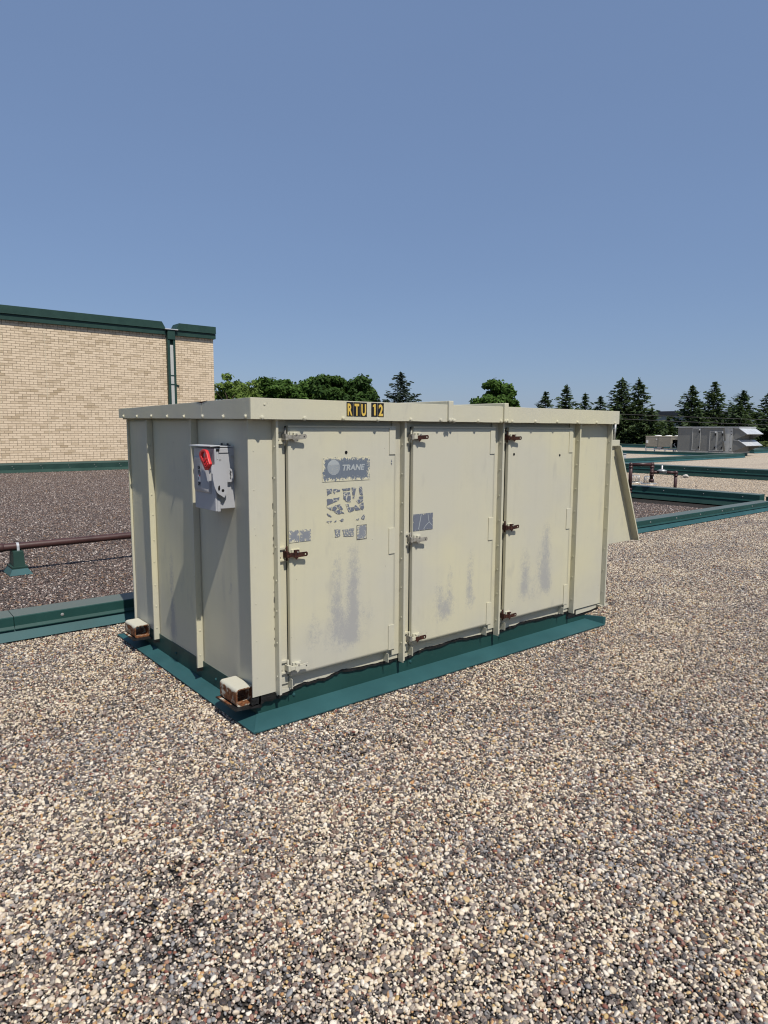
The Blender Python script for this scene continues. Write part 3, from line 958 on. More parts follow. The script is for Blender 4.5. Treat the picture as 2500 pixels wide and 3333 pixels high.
def crack(parent, pts, w=.0022):
    mb = MB()
    for (xa, za), (xb, zb) in zip(pts[:-1], pts[1:]):
        dx, dz = xb - xa, zb - za; l = math.hypot(dx, dz); nx, nz = -dz / l * w, dx / l * w
        mb.prism([(xa - nx, za - nz), (xb - nx, zb - nz), (xb + nx, zb + nz), (xa + nx, za + nz)], 'y', D - .0036, D - .0031)
    part(mb, 'sticker_crack', M['print_pale'], parent)
crack(d1, [(1.241, 1.100), (1.232, 1.06), (1.218, 1.003)])
crack(d1, [(1.300, 1.102), (1.306, 1.06), (1.312, 1.045), (1.34, 1.02)], .0018)
crack(d1, [(1.312, 1.045), (1.28, 1.022), (1.262, 1.000)], .0016)
mb = MB(); mb.prism([(.985, 1.452), (.990, 1.464), (.993, 1.44), (.989, 1.428), (.984, 1.44)], 'y', D - .0028, D - .0020); part(mb, 'paint_chip', M['torn'], d0)

# ---- roof cap: rims, standing seams, bolts
mb = MB(); mb.box(.022, 3.41, .022, 2.05, 1.712, 1.795); part(mb, 'roof_panel', M['cream'], U)
def rim_front(x0, x1, zt0, zt1):
    n = 14
    top = [(x0 + (x1 - x0) * i / n, zt0 + (zt1 - zt0) * i / n + R.uniform(-.0007, .0007)) for i in range(n + 1)]
    bot = [(x0 + (x1 - x0) * i / n, ZR + R.uniform(-.0009, .0009)) for i in range(n + 1)]
    mb = MB(); mb.prism(top + bot[::-1], 'y', 0, .006)
    mb.box(x0, x1, .006, .05, ZR + .0015, ZR + .005)
    mb.box(x0, x1, .006, .06, zt0 - .006, zt0 - .0022)
    return part(mb, 'roof_rim', M['cream'], U, .0015)
rf = [rim_front(0.0005, 1.424, ZT, ZT - .001), rim_front(1.466, 1.967, ZT - .001, ZT - .001), rim_front(2.010, L_, ZT - .001, ZT - .004)]
for x0, x1 in ((1.424, 1.466), (1.967, 2.010)):
    mb = MB()
    mb.box(x0, x1, -.014, .008, ZR + .004, ZT + .024)
    mb.box(x0, x1, .008, 2.05, ZT - .008, ZT + .024)
    sc_ = part(mb, 'seam_cap', M['cream'], U, .004)
    for dx, dz in ((.010, .010), (.032, .012)):
        inst('screw', SC_YBIG, (x0 + dx, -.014, ZR + dz), sc_)
for x in (.066, .329, .590, .845, 1.106, 1.364, 1.487, 1.716, 1.947, 2.065, 2.324, 2.585, 2.843, 3.102, 3.365):
    inst('screw', SC_YBIG, (x, -.0005, 1.707 + R.uniform(-.002, .002)), rf[0] if x < 1.43 else rf[1] if x < 1.98 else rf[2])
inst('screw', SC_YC, (.082, -.0005, 1.775), rf[0])
def rim_left(y0, y1):
    n = 16
    f = lambda y: (ZT - .018 * y / W_, ZR + .024 * y / W_)
    pts = [y0 + (y1 - y0) * i / n for i in range(n + 1)]
    top = [(y, f(y)[0] + R.uniform(-.0012, .0012)) for y in pts]
    bot = [(y, f(y)[1]) for y in pts]
    mb = MB(); mb.prism(top + bot[::-1], 'x', 0, .006)
    mb.prism([(y0, f(y0)[1] + .002), (y1, f(y1)[1] + .002), (y1, f(y1)[1] + .005), (y0, f(y0)[1] + .005)], 'x', .006, .05)
    mb.prism([(y0, f(y0)[0] - .006), (y1, f(y1)[0] - .006), (y1, f(y1)[0] - .002), (y0, f(y0)[0] - .002)], 'x', .006, .05)
    return part(mb, 'roof_rim', M['cream'], U, .0012)
rl1 = rim_left(.0065, .596); rl2 = rim_left(.600, W_)
mb = MB(); mb.prism([(.52, 1.8065), (.60, 1.794), (.665, 1.8055), (.60, 1.8035)], 'x', -.0012, .0062); part(mb, 'dent', M['rust'], U)
for y in (.053, .315, .585, .854, 1.123, 1.401, 1.681, 1.963):
    inst('screw', SC_XBIG, (-.0005, y, 1.709 + .0125 * y + R.uniform(-.002, .002)), rl1 if y < .598 else rl2)
mb = MB(); mb.box(L_ - .006, L_ - .0005, .0065, W_, ZR, ZT - .004); part(mb, 'roof_rim', M['cream'], U, .0012)
mb = MB(); mb.box(.0005, L_ - .0065, W_ - .006, W_ - .0002, ZR + .024, ZT - .018); part(mb, 'roof_rim', M['cream'], U, .0012)

# RTU 12 stickers
SX = [(.614, .6605, 'R'), (.6625, .7105, 'T'), (.7125, .761, 'U'), (.794, .840, '1'), (.842, .889, '2')]
for x0, x1, ch in SX:
    dz = R.uniform(-.0015, .0015)
    mb = MB(); mb.box(x0, x1, -.0014, -.0004, 1.7205 + dz, 1.8025 + dz); s_ = part(mb, 'number_sticker', M['vinyl'], U)
    w = {'R': .034, 'T': .033, 'U': .034, '1': .019, '2': .033}[ch]
    if ch == '1':
        xc = (x0 + x1) / 2; zb_ = 1.728 + dz
        mb = MB(); mb.prism([(xc - .003, zb_), (xc + .009, zb_), (xc + .009, zb_ + .067), (xc - .001, zb_ + .067), (xc - .012, zb_ + .057), (xc - .012, zb_ + .049), (xc - .003, zb_ + .052)], 'y', -.0028, -.0016); part(mb, 'letter', M['gold'], s_)
        continue
    put_text('letter', ch, (x0 + x1) / 2 - w / 2, -.0022, 1.728 + dz, .067, M['gold'], s_, bold=.0030, width=w)

# ---- left end: recessed panels between ribs
PX = .060
LP = [(.078, .805), (.813, 1.555), (1.563, 2.03)]
LST_ = [[(.393, .018, .60, .80, .5)], [(1.307, .030, .14, .55, 1.0), (1.30, .045, .14, .34, .8), (1.30, .03, .45, .85, .5)], []]
for k, (a, b) in enumerate(LP):
    me = wear_grid(a, b, .118 + R.uniform(-.004, .004), 1.712, PX, 30, 60, LST_[k], .010, .012, 'x')
    # ragged tar-stained lower edge
    add_mesh('side_panel', me, M['cream_worn'], U)
    n = 36
    pts = [a + (b - a) * i / n for i in range(n + 1)]
    up = [(y, .121 + R.uniform(0, .012) + (.016 if R.random() < .15 else 0)) for y in pts]
    dn = [(y, .104 - R.uniform(0, .010)) for y in pts]
    mb = MB(); mb.prism(up + dn[::-1], 'x', PX - .003, PX + .010); part(mb, 'sealant', M['dark'], U)
for y in (.809, 1.559):
    mb = MB()
    mb.box(PX - .040, PX + .004, y, y + .0035, .112, 1.705)
    mb.box(PX - .040, PX - .0365, y + .0035, y + .0145, .112, 1.705)
    rb = part(mb, 'rib', M['cream'], U)
    for k in range(9):
        inst('screw', SC_YC, (PX - .020 + R.uniform(-.003, .003), y - .0002, .20 + k * .165 + R.uniform(-.012, .012)), rb)
    mb = MB(); mb.box(PX - .046, PX + .003, y - .002, y + .006, .098, .121); part(mb, 'sealant', M['dark'], U)
mb = MB(); mb.box(PX - .016, PX + .004, 2.03, 2.045, .125, 1.712); part(mb, 'corner_post', M['cream'], U, .002)
# right end and back
mb = MB(); mb.box(3.395, 3.405, .084, 2.03, .17, 1.712); part(mb, 'side_panel', M['cream'], U)
mb = MB(); mb.box(.075, 3.395, 2.03, 2.04, .17, 1.712); part(mb, 'back_panel', M['cream'], U)

# lifting lugs: short rounded rusty channels open at both ends
def lug(y0, y1, x0, x1, z0, z1, label):
    n = 5; r = .020; t = .007
    def rr(x0, x1, z0, z1, r):
        P = []
        for cx, cz, a0 in ((x1 - r, z1 - r, 0), (x0 + r, z1 - r, 90), (x0 + r, z0 + r, 180), (x1 - r, z0 + r, 270)):
            for k in range(n + 1):
                a = math.radians(a0 + 90 * k / n); P.append((cx + r * math.cos(a), cz + r * math.sin(a)))
        return P
    o_ = rr(x0, x1, z0, z1, r); i_ = rr(x0 + t, x1 - t, z0 + t, z1 - t, r - t)
    N = len(o_); mb = MB()
    vs = [(p[0], y0, p[1]) for p in o_] + [(p[0], y1, p[1]) for p in o_] + [(p[0], y0, p[1]) for p in i_] + [(p[0], y1, p[1]) for p in i_]
    fs = []
    for k in range(N):
        j = (k + 1) % N
        fs += [(k, j, N + j, N + k)[::-1], (2 * N + k, 3 * N + k, 3 * N + j, 2 * N + j)[::-1], (k, 2 * N + k, 2 * N + j, j)[::-1], (N + k, N + j, 3 * N + j, 3 * N + k)[::-1]]
    mb.add(vs, fs, 0, False)
    o = part(mb, 'lifting_lug', M['rust_paint'], U, 0, label)
    pl = [(x0 - .022, y0 - .03), (x1, y0 - .06), (x1, y1 + .015), (x0 - .02, y1 + .02)]
    mb = MB(); mb.prism([(x + R.uniform(-.006, .006), y + R.uniform(-.006, .006)) for x, y in pl], 'z', z0 - .007, z0 - .0005); part(mb, 'lug_plate', M['dark'], o)
    mb = MB(); mb.prism([(x0 - .017, y0 + .08), (x0 - .002, y0 + .05), (x0 - .002, y1 - .005), (x0 - .018, y1)], 'z', z0 - .0004, z0 + .004); part(mb, 'paint_flake', M['rust_paint'], o)
    return o
lug(.120, .325, -.058, .056, .106, .208, 'rust-eaten lifting lug at the near corner')
lug(1.745, 1.955, -.058, .056, .098, .190, 'rust-streaked lifting lug at the back corner')
mb = MB(); mb.box(.058, .08, .084, 2.03, .085, .12); part(mb, 'sealant', M['dark'], U)

# intake hood on the far end
HY0, HY1 = .20, 1.90
hp = [(3.406, .628), (4.069, .628), (3.69, 1.512), (3.406, 1.512)]
mb = MB(); mb.prism(hp, 'y', HY0, HY0 + .006); ih = part(mb, 'intake_hood', M['cream'], U)
mb = MB(); mb.prism([(4.069, .628), (4.074, .628), (3.695, 1.512), (3.69, 1.512)], 'y', HY0 - .068, HY1); part(mb, 'hood_flange', M['cream'], ih)
mb = MB(); mb.prism([(4.058, .628), (4.069, .628), (3.69, 1.512), (3.679, 1.512)], 'y', HY0 - .068, HY0 - .064); part(mb, 'hood_flange', M['cream'], ih)
mb = MB(); mb.box(3.406, 3.745, HY0 - .02, HY1, 1.516, 1.562); part(mb, 'hood_top', M['cream'], ih, .002)
mb = MB(); mb.box(3.406, 3.75, HY0 - .024, HY1, 1.508, 1.5155); part(mb, 'hood_lip', M['cream'], ih)
mb = MB(); mb.prism([(3.406, .63), (4.06, .63), (3.69, 1.51), (3.406, 1.51)], 'y', HY1 - .006, HY1); part(mb, 'hood_side', M['cream'], ih)
mb = MB(); mb.tube([(3.700, HY0 + .01, 1.562), (3.712, HY0 + .01, 1.715)], .010, 8); mb.tube([(3.705, HY0 + .01, 1.655), (3.41, HY0 - .02, 1.74)], .004, 6)
part(mb, 'hood_brace', M['zinc'], ih)

# ------------------------------------------------------------------ curb flashing under the unit
Cb = thing('roof_curb', 'teal sheet metal curb flashing spread out under the big cream unit', 'roof curb', (1.6, 1, 0))
FX, FY, FZX, FZY = .055, .100, .036, .046
GX, GY, GZ = -.041, -.046, .014
mb = MB()
mb.add([(FX, FY, FZY), (3.20, FY, FZY), (3.285, GY, GZ), (GX, GY, GZ), (FX, FY, FZY - .02), (3.20, FY, FZY - .02), (3.285, GY, GZ - .006), (GX, GY, GZ - .006)],
       [(0, 3, 2, 1), (3, 7, 6, 2), (2, 6, 5, 1), (4, 5, 6, 7)])
part(mb, 'skirt', M['teal'], Cb, label='front skirt of the curb')
mb = MB()
mb.add([(FX, FY, FZY), (GX, GY, GZ), (GX, 2.21, GZ), (FX, 2.02, FZX), (GX, GY, GZ - .006), (GX, 2.21, GZ - .006)],
       [(0, 3, 2, 1), (1, 2, 5, 4)])
part(mb, 'skirt', M['teal'], Cb, label='left skirt of the curb')
mb = MB()
mb.add([(3.20, FY, FZY), (3.285, GY, GZ), (3.285, 2.2, GZ), (3.20, 2.02, FZY)], [(0, 1, 2, 3)])
mb.prism([(3.272, GY + .01), (3.292, GY + .002), (3.214, FY + .01), (3.196, FY + .01)], 'z', GZ + .001, FZY + .03)
part(mb, 'skirt', M['teal'], Cb, label='right skirt of the curb with a raised seam')
mb = MB(); mb.add([(3.20, 2.02, FZY), (3.285, 2.2, GZ), (GX, 2.21, GZ), (FX, 2.02, FZX)], [(0, 1, 2, 3)]); part(mb, 'skirt', M['teal'], Cb, label='back skirt of the curb')
mb = MB(); mb.box(FX + .001, 3.20, FY + .001, FY + .012, FZY - .02, .185); r1 = part(mb, 'riser', M['green_cap'], Cb)  # darker cap green than the skirt: the riser's shade put into the colour
mb = MB(); mb.box(FX + .001, FX + .012, FY + .012, 2.02, FZX - .02, .16); r2 = part(mb, 'riser', M['green_cap'], Cb)  # unlit side, likewise darkened by its colour
mb = MB(); mb.box(FX + .012, 3.195, 2.0, 2.019, 0, .17); part(mb, 'riser', M['teal'], Cb)
mb = MB(); mb.box(3.188, 3.1995, FY + .012, 2.0, 0, .17); part(mb, 'riser', M['teal'], Cb)
# folded corner strip
mb = MB(); mb.add([(FX - .001, FY - .002, FZY + .003), (GX - .001, GY - .003, GZ + .003), (GX + .022, GY - .001, GZ + .0035), (FX + .016, FY - .002, FZY + .0035)], [(0, 1, 2, 3)])
mb.add([(FX - .001, FY - .002, FZY + .003), (GX - .001, GY - .003, GZ + .003), (GX - .0012, GY + .002, GZ + .0025), (FX - .002, FY, FZY + .0025)], [(0, 3, 2, 1)])
part(mb, 'corner_seam', M['teal'], Cb)
for x in (.30, 1.21, 2.1, 2.95): inst('screw', SC_YT, (x, FY + .001, .10), r1)
for y in (.62, 1.25, 1.8): inst('screw', SC_XT, (FX + .001, y, .095), r2)

# ------------------------------------------------------------------ disconnect switch on the left end
SWX0, SWX1, SWY0, SWY1, SWZ0, SWZ1 = -.059, .058, .307, .572, 1.200, 1.545
SW = thing('disconnect_switch', 'grey electrical disconnect switch box with red handle on the cream unit\'s left end', 'disconnect switch', (.06, .44, 1.2))
# tapered enclosure seen from its side
mb = MB(); mb.prism([(SWX0 + .006, SWZ0), (SWX1, SWZ0), (SWX1, SWZ1), (SWX1 - .036, SWZ1 - .004), (SWX0 + .006, SWZ1 - .004)], 'y', SWY0 + .004, SWY1 - .004); part(mb, 'box', M['grey_steel'], SW, .003)
mb = MB(); mb.box(SWX0 - .006, SWX0 + .0055, SWY0 - .004, SWY1 + .004, SWZ0 - .012, SWZ1 - .008)
mb.box(SWX0 + .0055, SWX0 + .024, SWY0 - .004, SWY0 + .0035, SWZ0 - .014, SWZ0 + .055); mb.box(SWX0 + .0055, SWX0 + .020, SWY0 - .003, SWY0 + .0035, SWZ0 + .22, SWZ1 - .01)
cv = part(mb, 'cover', M['grey_steel'], SW, .003)
# raised pressed bulge of the cover with rounded ends
yb0, yb1, zb0, zb1 = SWY0 + .045, SWY1 - .020, SWZ0 + .085, SWZ1 - .055
prof = []
for k in range(9):
    a = math.pi / 2 * k / 8; prof.append((-.013 * math.sin(a), zb0 + .03 - .03 * math.cos(a)))
for k in range(9):
    a = math.pi / 2 * (1 - k / 8); prof.append((-.013 * math.sin(a), zb1 - .03 + .03 * math.cos(a)))
mb = MB(); mb.prism([(SWX0 - .0062 + p, z) for p, z in prof], 'y', yb0, yb1, 0, True); part(mb, 'cover_bulge', M['grey_steel'], SW)
# drip lid
mb = MB(); mb.prism([(SWX0 - .030, SWZ1 + .002), (SWX0 + .03, SWZ1 + .006), (SWX0 + .03, SWZ1 + .011), (SWX0 - .030, SWZ1 + .008)], 'y', SWY0 - .008, SWY1 + .012)
mb.box(SWX0 + .032, SWX1 - .002, SWY0 + .002, SWY1 - .004, SWZ1 + .0005, SWZ1 + .006); part(mb, 'lid', M['galv'], SW, .002)
mb = MB(); mb.box(SWX0 + .004, SWX0 + .024, SWY0 - .0055, SWY0 - .003, SWZ1 - .022, SWZ1 - .010); mb.box(SWX0 + .006, SWX1 - .03, SWY0 + .0015, SWY0 + .0042, SWZ1 - .034, SWZ1 - .031); part(mb, 'latch_slot', M['black'], SW)
# operating mechanism plates on the side that faces the doors' end
yp = SWY0 - .012
def smooth_poly(p, it=2):
    for _ in range(it):
        q = []
        for i in range(len(p)):
            a, b = p[i], p[(i + 1) % len(p)]
            q += [(a[0] * .85 + b[0] * .15, a[1] * .85 + b[1] * .15), (a[0] * .15 + b[0] * .85, a[1] * .15 + b[1] * .85)]
        p = q
    return p
pl = smooth_poly([(SWX0 + .0555, 1.448), (SWX0 + .0560, 1.300), (SWX0 + .0555, 1.300), (SWX0 + .036, 1.266), (SWX0 + .0355, 1.266)] + [(SWX0 - .004, 1.292), (SWX0 - .020, 1.325), (SWX0 - .030, 1.375), (SWX0 - .028, 1.425), (SWX0 - .012, 1.468), (SWX0 + .006, 1.478), (SWX0 + .020, 1.472)], 1)
mb = MB(); mb.prism(pl, 'y', yp - .016, yp - .012); part(mb, 'lever_plate', M['grey_steel'], SW)
mb = MB()
cy_ = (SWX0 + .078, 1.388)
mb.prism([(cy_[0] + .027 * math.cos(a), cy_[1] + .038 * math.sin(a)) for a in [k * math.tau / 28 for k in range(28)]] , 'y', yp - .004, yp)
mb.prism([(SWX0 + .040, 1.46), (SWX0 + .058, 1.452), (SWX0 + .098, 1.412), (SWX0 + .07, 1.35), (SWX0 + .04, 1.35)], 'y', yp - .0035, yp - .0005)
part(mb, 'pivot_plate', M['grey_steel'], SW)
mb = MB()
for k in range(9):
    a = R.uniform(0, 6.28); rr_ = R.uniform(.001, .006)
    zz_ = 1.388 + (k - 4) * .0052
    mb.tube([(cy_[0] + .004 + math.cos(a) * rr_, yp - .0046, zz_), (cy_[0] + .004 - math.cos(a) * rr_, yp - .0046, zz_ + .006)], .0018, 6)
part(mb, 'pivot_mark', M['wire'], SW)
mb = MB(); mb.tube([(SWX0 + .028, yp - .0166, 1.306), (SWX0 + .028, yp - .0155, 1.306)], .0085, 14)
mb.prism(smooth_poly([(SWX0 - .002, 1.315), (SWX0 + .004, 1.303), (SWX0 + .012, 1.315), (SWX0 + .010, 1.336), (SWX0 + .002, 1.333)]), 'y', yp - .0168, yp - .0158)
part(mb, 'padlock_hole', M['black'], SW)
mb = MB(); mb.box(SWX0 + .012, SWX0 + .050, SWY0 + .000, SWY0 + .004, 1.236, 1.285); part(mb, 'catch', M['zinc'], SW)
for q_ in ([(SWX0 + .015, yp - .016, 1.475), (SWX0 + .015, SWY0 + .004, 1.475)], [(SWX0 + .103, SWY0 + .006, 1.49), (SWX0 + .103, SWY0 - .001, 1.49)], [(SWX0 + .03, SWY0 - .006, 1.40), (SWX0 + .03, SWY0 + .006, 1.40)]):
    mb = MB(); mb.tube(q_, .007, 10); part(mb, 'bolt', M['zinc'], SW)
# arm and red handle
hx = SWX0 - .026
mb = MB(); mb.prism([(.285, 1.425), (.300, 1.452), (.330, 1.436), (.312, 1.398)], 'x', hx - .010, hx - .004); mb.box(hx - .010, SWX0 + .002, SWY0 - .026, SWY0 - .016, 1.40, 1.45); part(mb, 'arm', M['grey_steel'], SW, .002)
HP = [(.318, 1.452), (.372, 1.414), (.400, 1.448), (.432, 1.484), (.440, 1.503), (.428, 1.522), (.396, 1.534), (.364, 1.530), (.349, 1.512), (.336, 1.482)]
HO = [(.370, 1.502), (.394, 1.478), (.418, 1.494), (.409, 1.517), (.378, 1.520)]
bm = bmesh.new()
def ring_face(bm, outer, inner, x0, x1):
    o0 = [bm.verts.new((x0, y, z)) for y, z in outer]; o1 = [bm.verts.new((x1, y, z)) for y, z in outer]
    n = len(outer)
    i0 = [bm.verts.new((x0, y, z)) for y, z in inner]; i1 = [bm.verts.new((x1, y, z)) for y, z in inner]
    for a in ((o0, i0), (o1, i1)):
        es = []
        for L in a:
            for k in range(len(L)): es.append(bm.edges.new((L[k], L[(k + 1) % len(L)])))
        bmesh.ops.triangle_fill(bm, edges=es, use_beauty=True)
    for A, B in ((o0, o1), (i0, i1)):
        for k in range(len(A)):
            j = (k + 1) % len(A); bm.faces.new((A[k], A[j], B[j], B[k]))
    bmesh.ops.recalc_face_normals(bm, faces=list(bm.faces))
HP = [(y - .042 + (y - .38) * .12, z) for y, z in HP]; HO = [(y - .042 + (y - .38) * .12, z) for y, z in HO]
ring_face(bm, smooth_poly(HP, 1), smooth_poly(HO, 1), hx - .026, hx - .008)
me = bpy.data.meshes.new('handle'); 
off = root_loc(SW)
for v in bm.verts: v.co -= Vector(off)
bm.to_mesh(me); bm.free()
hd = add_mesh('handle', me, M['red'], SW)
md = hd.modifiers.new('bevel', 'BEVEL'); md.width = .003; md.segments = 2; md.limit_method = 'ANGLE'
mb = MB()
for (a, b, c_) in (((.340, 1.470), (.362, 1.446), (.386, 1.462)), ((.349, 1.486), (.376, 1.462), (.404, 1.478)), ((.330, 1.458), (.350, 1.436), (.374, 1.446))):
    mb.tube([(hx - .027, q_[0] - .042, q_[1]) for q_ in (a, b, c_)], .003, 6)
part(mb, 'grip_ridge', M['red'], SW)
# ON / OFF plate
bx = SWX0 - .0062 - .0132
mb = MB(); mb.box(bx - .0012, bx, .458, .498, 1.318, 1.448); part(mb, 'switch_plate', M['wallgrey'], SW)
put_text('plate_text', 'ON', .494, bx - .0014, 1.418, .019, M['black'], SW, bold=.0008, face='-x', width=.030)
put_text('plate_text', 'OFF', .496, bx - .0014, 1.326, .018, M['black'], SW, bold=.0008, face='-x', width=.034)
mb = MB()
for i, z in enumerate((1.409, 1.403, 1.396, 1.389)):
    mb.box(bx - .0016, bx - .0011, .463, .493, z - .0016, z + .0016)
part(mb, 'plate_line', M['black'], SW)
mb = MB(); mb.box(bx - .0018, bx - .0011, .460, .496, 1.346, 1.384, 0); mb.box(bx - .0022, bx - .0017, .461, .480, 1.376, 1.384, 1); mb.box(bx - .0022, bx - .0017, .482, .490, 1.356, 1.372, 2)
part(mb, 'warning_label', [M['white'], M['red'], M['wire']], SW)
for y0 in (SWY0 + .055, SWY0 + .130):
    mb = MB(); mb.tube([(SWX1 - .014, y0, SWZ1 + .004), (SWX1 - .014, y0, SWZ1 + .020)], .006, 8); mb.box(SWX1 - .026, SWX1 - .002, y0 - .012, y0 + .012, SWZ1 + .0062, SWZ1 + .010); part(mb, 'hub_bolt', M['wire'], SW)
mb = MB(); mb.box(SWX0 + .018, SWX0 + .022, SWY0 + .01, SWY1 - .01, SWZ0 - .006, SWZ0 - .001); part(mb, 'bottom_hem', M['grey_steel'], SW)

# ------------------------------------------------------------------ roof dividers
def divider(axis, a, b, c, label, h=.195, w=.33, mat=M['teal'], screws='-y', joint=3.0, group='green metal roof dividers', phase=0.0):
    """long low curb with a folded cap; c is its near foot, the far foot lies w beyond"""
    mid = (a + b) / 2
    loc = (mid, c + w / 2, 0) if axis == 'x' else (c + w / 2, mid, 0)
    T = thing('roof_divider', label, 'roof divider', loc, group)
    ax = axis
    k = h / .195
    f = lambda u, z: (c + u, z)
    sk = [f(0, .012), f(.072, .105 * k), f(w - .072, .105 * k), f(w, .012)]
    mb = MB(); mb.prism(sk, ax, a, b); part(mb, 'skirt', mat, T)
    cap = [f(.036, .090 * k), f(.036, .096 * k), f(.054, .116 * k), f(.057, .183 * k), f(.064, .189 * k), f(w - .06, h), f(w - .055, .19 * k), f(w - .056, .112 * k), f(w - .04, .094 * k)]
    xs = [a]; t = a + joint * .6 + phase
    while t < b - .5: xs.append(t); t += joint
    xs.append(b)
    for x0, x1 in zip(xs[:-1], xs[1:]):
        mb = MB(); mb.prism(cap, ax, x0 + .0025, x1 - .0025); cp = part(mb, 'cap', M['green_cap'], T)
        if screws:
            s = x0 + .35
            while s < x1 - .1:
                if ax == 'x': inst('screw', SC_YG, (s, c + .057, .148 * k), cp)
                else: inst('screw', SC_XG, (c + .057, s, .148 * k), cp)
                s += .85
    return T
divider('x', -12, 13.42, 2.53, 'long teal roof divider running behind the big cream unit', phase=.5)
divider('x', 13.9, 21.9, 2.60, 'teal roof divider carrying the line on past the corner, at the right edge', h=.235, w=.34)
divider('y', 2.86, 22.5, 13.46, 'dark side of the roof divider under the brown gas piping', h=.30, w=.36, mat=M['green_dark'])  # skirt in darker green: shade of this side painted into the colour
divider('y', -6, 14.9, 22.25, 'roof divider with a pale cap beyond the roof drains', h=.36, w=.55, mat=M['green_dark'])  # darker skirt here too, its shade put into the colour
divider('x', 22.9, 41.6, 15.0, 'far teal divider leading towards the grey air handler', h=.26, w=.36, screws=None, joint=8)
divider('y', 15.4, 45, 41.7, 'far dark divider in front of the grey air handler and condenser', h=.22, w=.4, screws=None, joint=8)
divider('y', -29, 46, 57.2, 'teal edging along the far edge of the roof, before the spruces', h=.32, w=.5, screws=None, joint=12, group='roof edging')
divider('x', 50.2, 53, 18.0, 'short teal curb on the tan roof beside the air handler hoods', h=.30, w=1.2, screws=None, joint=12)

# ------------------------------------------------------------------ gas pipe and its stand on the left
PY, PZ, PR = 5.33, .304, .042
T = thing('gas_pipe', 'long brown painted gas pipe lying over the brown gravel', 'pipe', (0, PY, PZ))
mb = MB(); mb.tube([(-9, PY + .02, PZ + .01), (-.14, PY, PZ), (3, PY - .01, PZ + .012), (9.5, PY, PZ + .015)], PR, 18); part(mb, 'pipe', M['pipe'], T)
mb = MB(); mb.tube([(-.44, PY, PZ), (-.30, PY, PZ), (-.285, PY, PZ)], [PR * 1.22, PR * 1.22, PR * 1.1], 18); part(mb, 'coupling', M['pipe'], T)
T = thing('pipe_stand', 'green sheet metal pedestal that carries the brown pipe, left edge', 'pipe stand', (-.15, PY, 0), 'green pipe pedestals')
def pedestal(T, cx):
    def frus(x0, y0, z0, x1, y1, z1):
        return [(cx - x0, PY - y0, z0), (cx + x0, PY - y0, z0), (cx + x0, PY + y0, z0), (cx - x0, PY + y0, z0), (cx - x1, PY - y1, z1), (cx + x1, PY - y1, z1), (cx + x1, PY + y1, z1), (cx - x1, PY + y1, z1)]
    q = [(3, 2, 1, 0), (4, 5, 6, 7), (0, 1, 5, 4), (1, 2, 6, 5), (2, 3, 7, 6), (3, 0, 4, 7)]
    mb = MB(); mb.add(frus(.060, .125, .08, .052, .105, .262), q); part(mb, 'body', M['green_dark'], T, .003)
    mb = MB(); mb.add(frus(.120, .20, .005, .078, .14, .072), q); part(mb, 'skirt', M['teal'], T, .003)
    mb = MB(); mb.add(frus(.080, .145, .070, .082, .148, .092), q); part(mb, 'collar', M['green_dark'], T, .002)
    mb = MB()
    pts = []
    for k in range(13):
        a = math.radians(-10 + 200 * k / 12)
        pts.append((PY + math.cos(a) * (PR + .003), PZ + math.sin(a) * (PR + .003)))
    inn = [(PY + math.cos(math.radians(-10 + 200 * k / 12)) * (PR + .0003), PZ + math.sin(math.radians(-10 + 200 * k / 12)) * (PR + .0003)) for k in range(13)]
    pts = [(PY + PR + .003, .245)] + pts + [(PY - PR - .003, .245)]
    inn = [(PY + PR + .0003, .245)] + inn + [(PY - PR - .0003, .245)]
    mb.prism(pts + inn[::-1], 'x', cx - .002, cx + .024); part(mb, 'strap', M['galv'], T)
pedestal(T, -.155)

# gas piping loop at the right
T = thing('gas_piping', 'brown gas piping loop with a grey regulator over the dark divider', 'gas piping', (13.5, 5.3, 0))
pr = .043
def pt(t): # along the run, t 0..1 from the near riser to the far drop
    return Vector((13.20 + .70 * t, 5.70 - .765 * t, 0))
mb = MB()
A, B_, C_ = pt(0), pt(.47), pt(1)
def P3(p, z): return (p.x, p.y, z)
mb.tube([(11.3, 5.98, .23), (12.4, 5.82, .23), P3(A, .23) , ], pr, 12); part(mb, 'pipe', M['pipe'], T)
mb = MB(); mb.tube([P3(A, .23), P3(A, .825)], pr, 12); part(mb, 'pipe', M['pipe'], T)
mb = MB(); mb.tube([P3(A, .825), P3(B_, .835)], pr, 12); part(mb, 'pipe', M['pipe'], T)
mb = MB(); mb.tube([P3(B_, .835), P3(B_, .43)], pr, 12); part(mb, 'drip_leg', M['pipe'], T)
mb = MB(); mb.tube([P3(B_, .645), P3(pt(.62), .648)], pr * .8, 12); part(mb, 'pipe', M['pipe'], T)
mb = MB(); mb.tube([P3(pt(.80), .650), P3(C_, .640)], pr * .85, 12); part(mb, 'pipe', M['pipe'], T)
mb = MB(); mb.tube([P3(C_, .640), P3(C_, .02)], pr * .9, 12); part(mb, 'pipe', M['pipe'], T)
for p, z in ((A, .23), (A, .825), (B_, .835), (C_, .640), (B_, .645)):
    mb = MB()
    mb.lathe([(0, -pr * 1.25), (pr * .9, -pr * .95), (pr * 1.25, 0), (pr * .9, pr * .95), (0, pr * 1.25)], P3(p, z), 12)
    mb.lathe([(pr * 1.02, -pr * 1.9), (pr * 1.25, -pr * 1.85), (pr * 1.25, -pr * 1.2), (pr * 1.02, -pr * 1.1)], P3(p, z), 12)
    part(mb, 'elbow', M['pipe'], T)
mb = MB(); mb.lathe([(0, -.02), (pr * 1.3, -.02), (pr * 1.3, .05), (pr, .055)], P3(B_, .43), 12); part(mb, 'end_cap', M['pipe'], T)
mb = MB(); g_ = pt(.69)
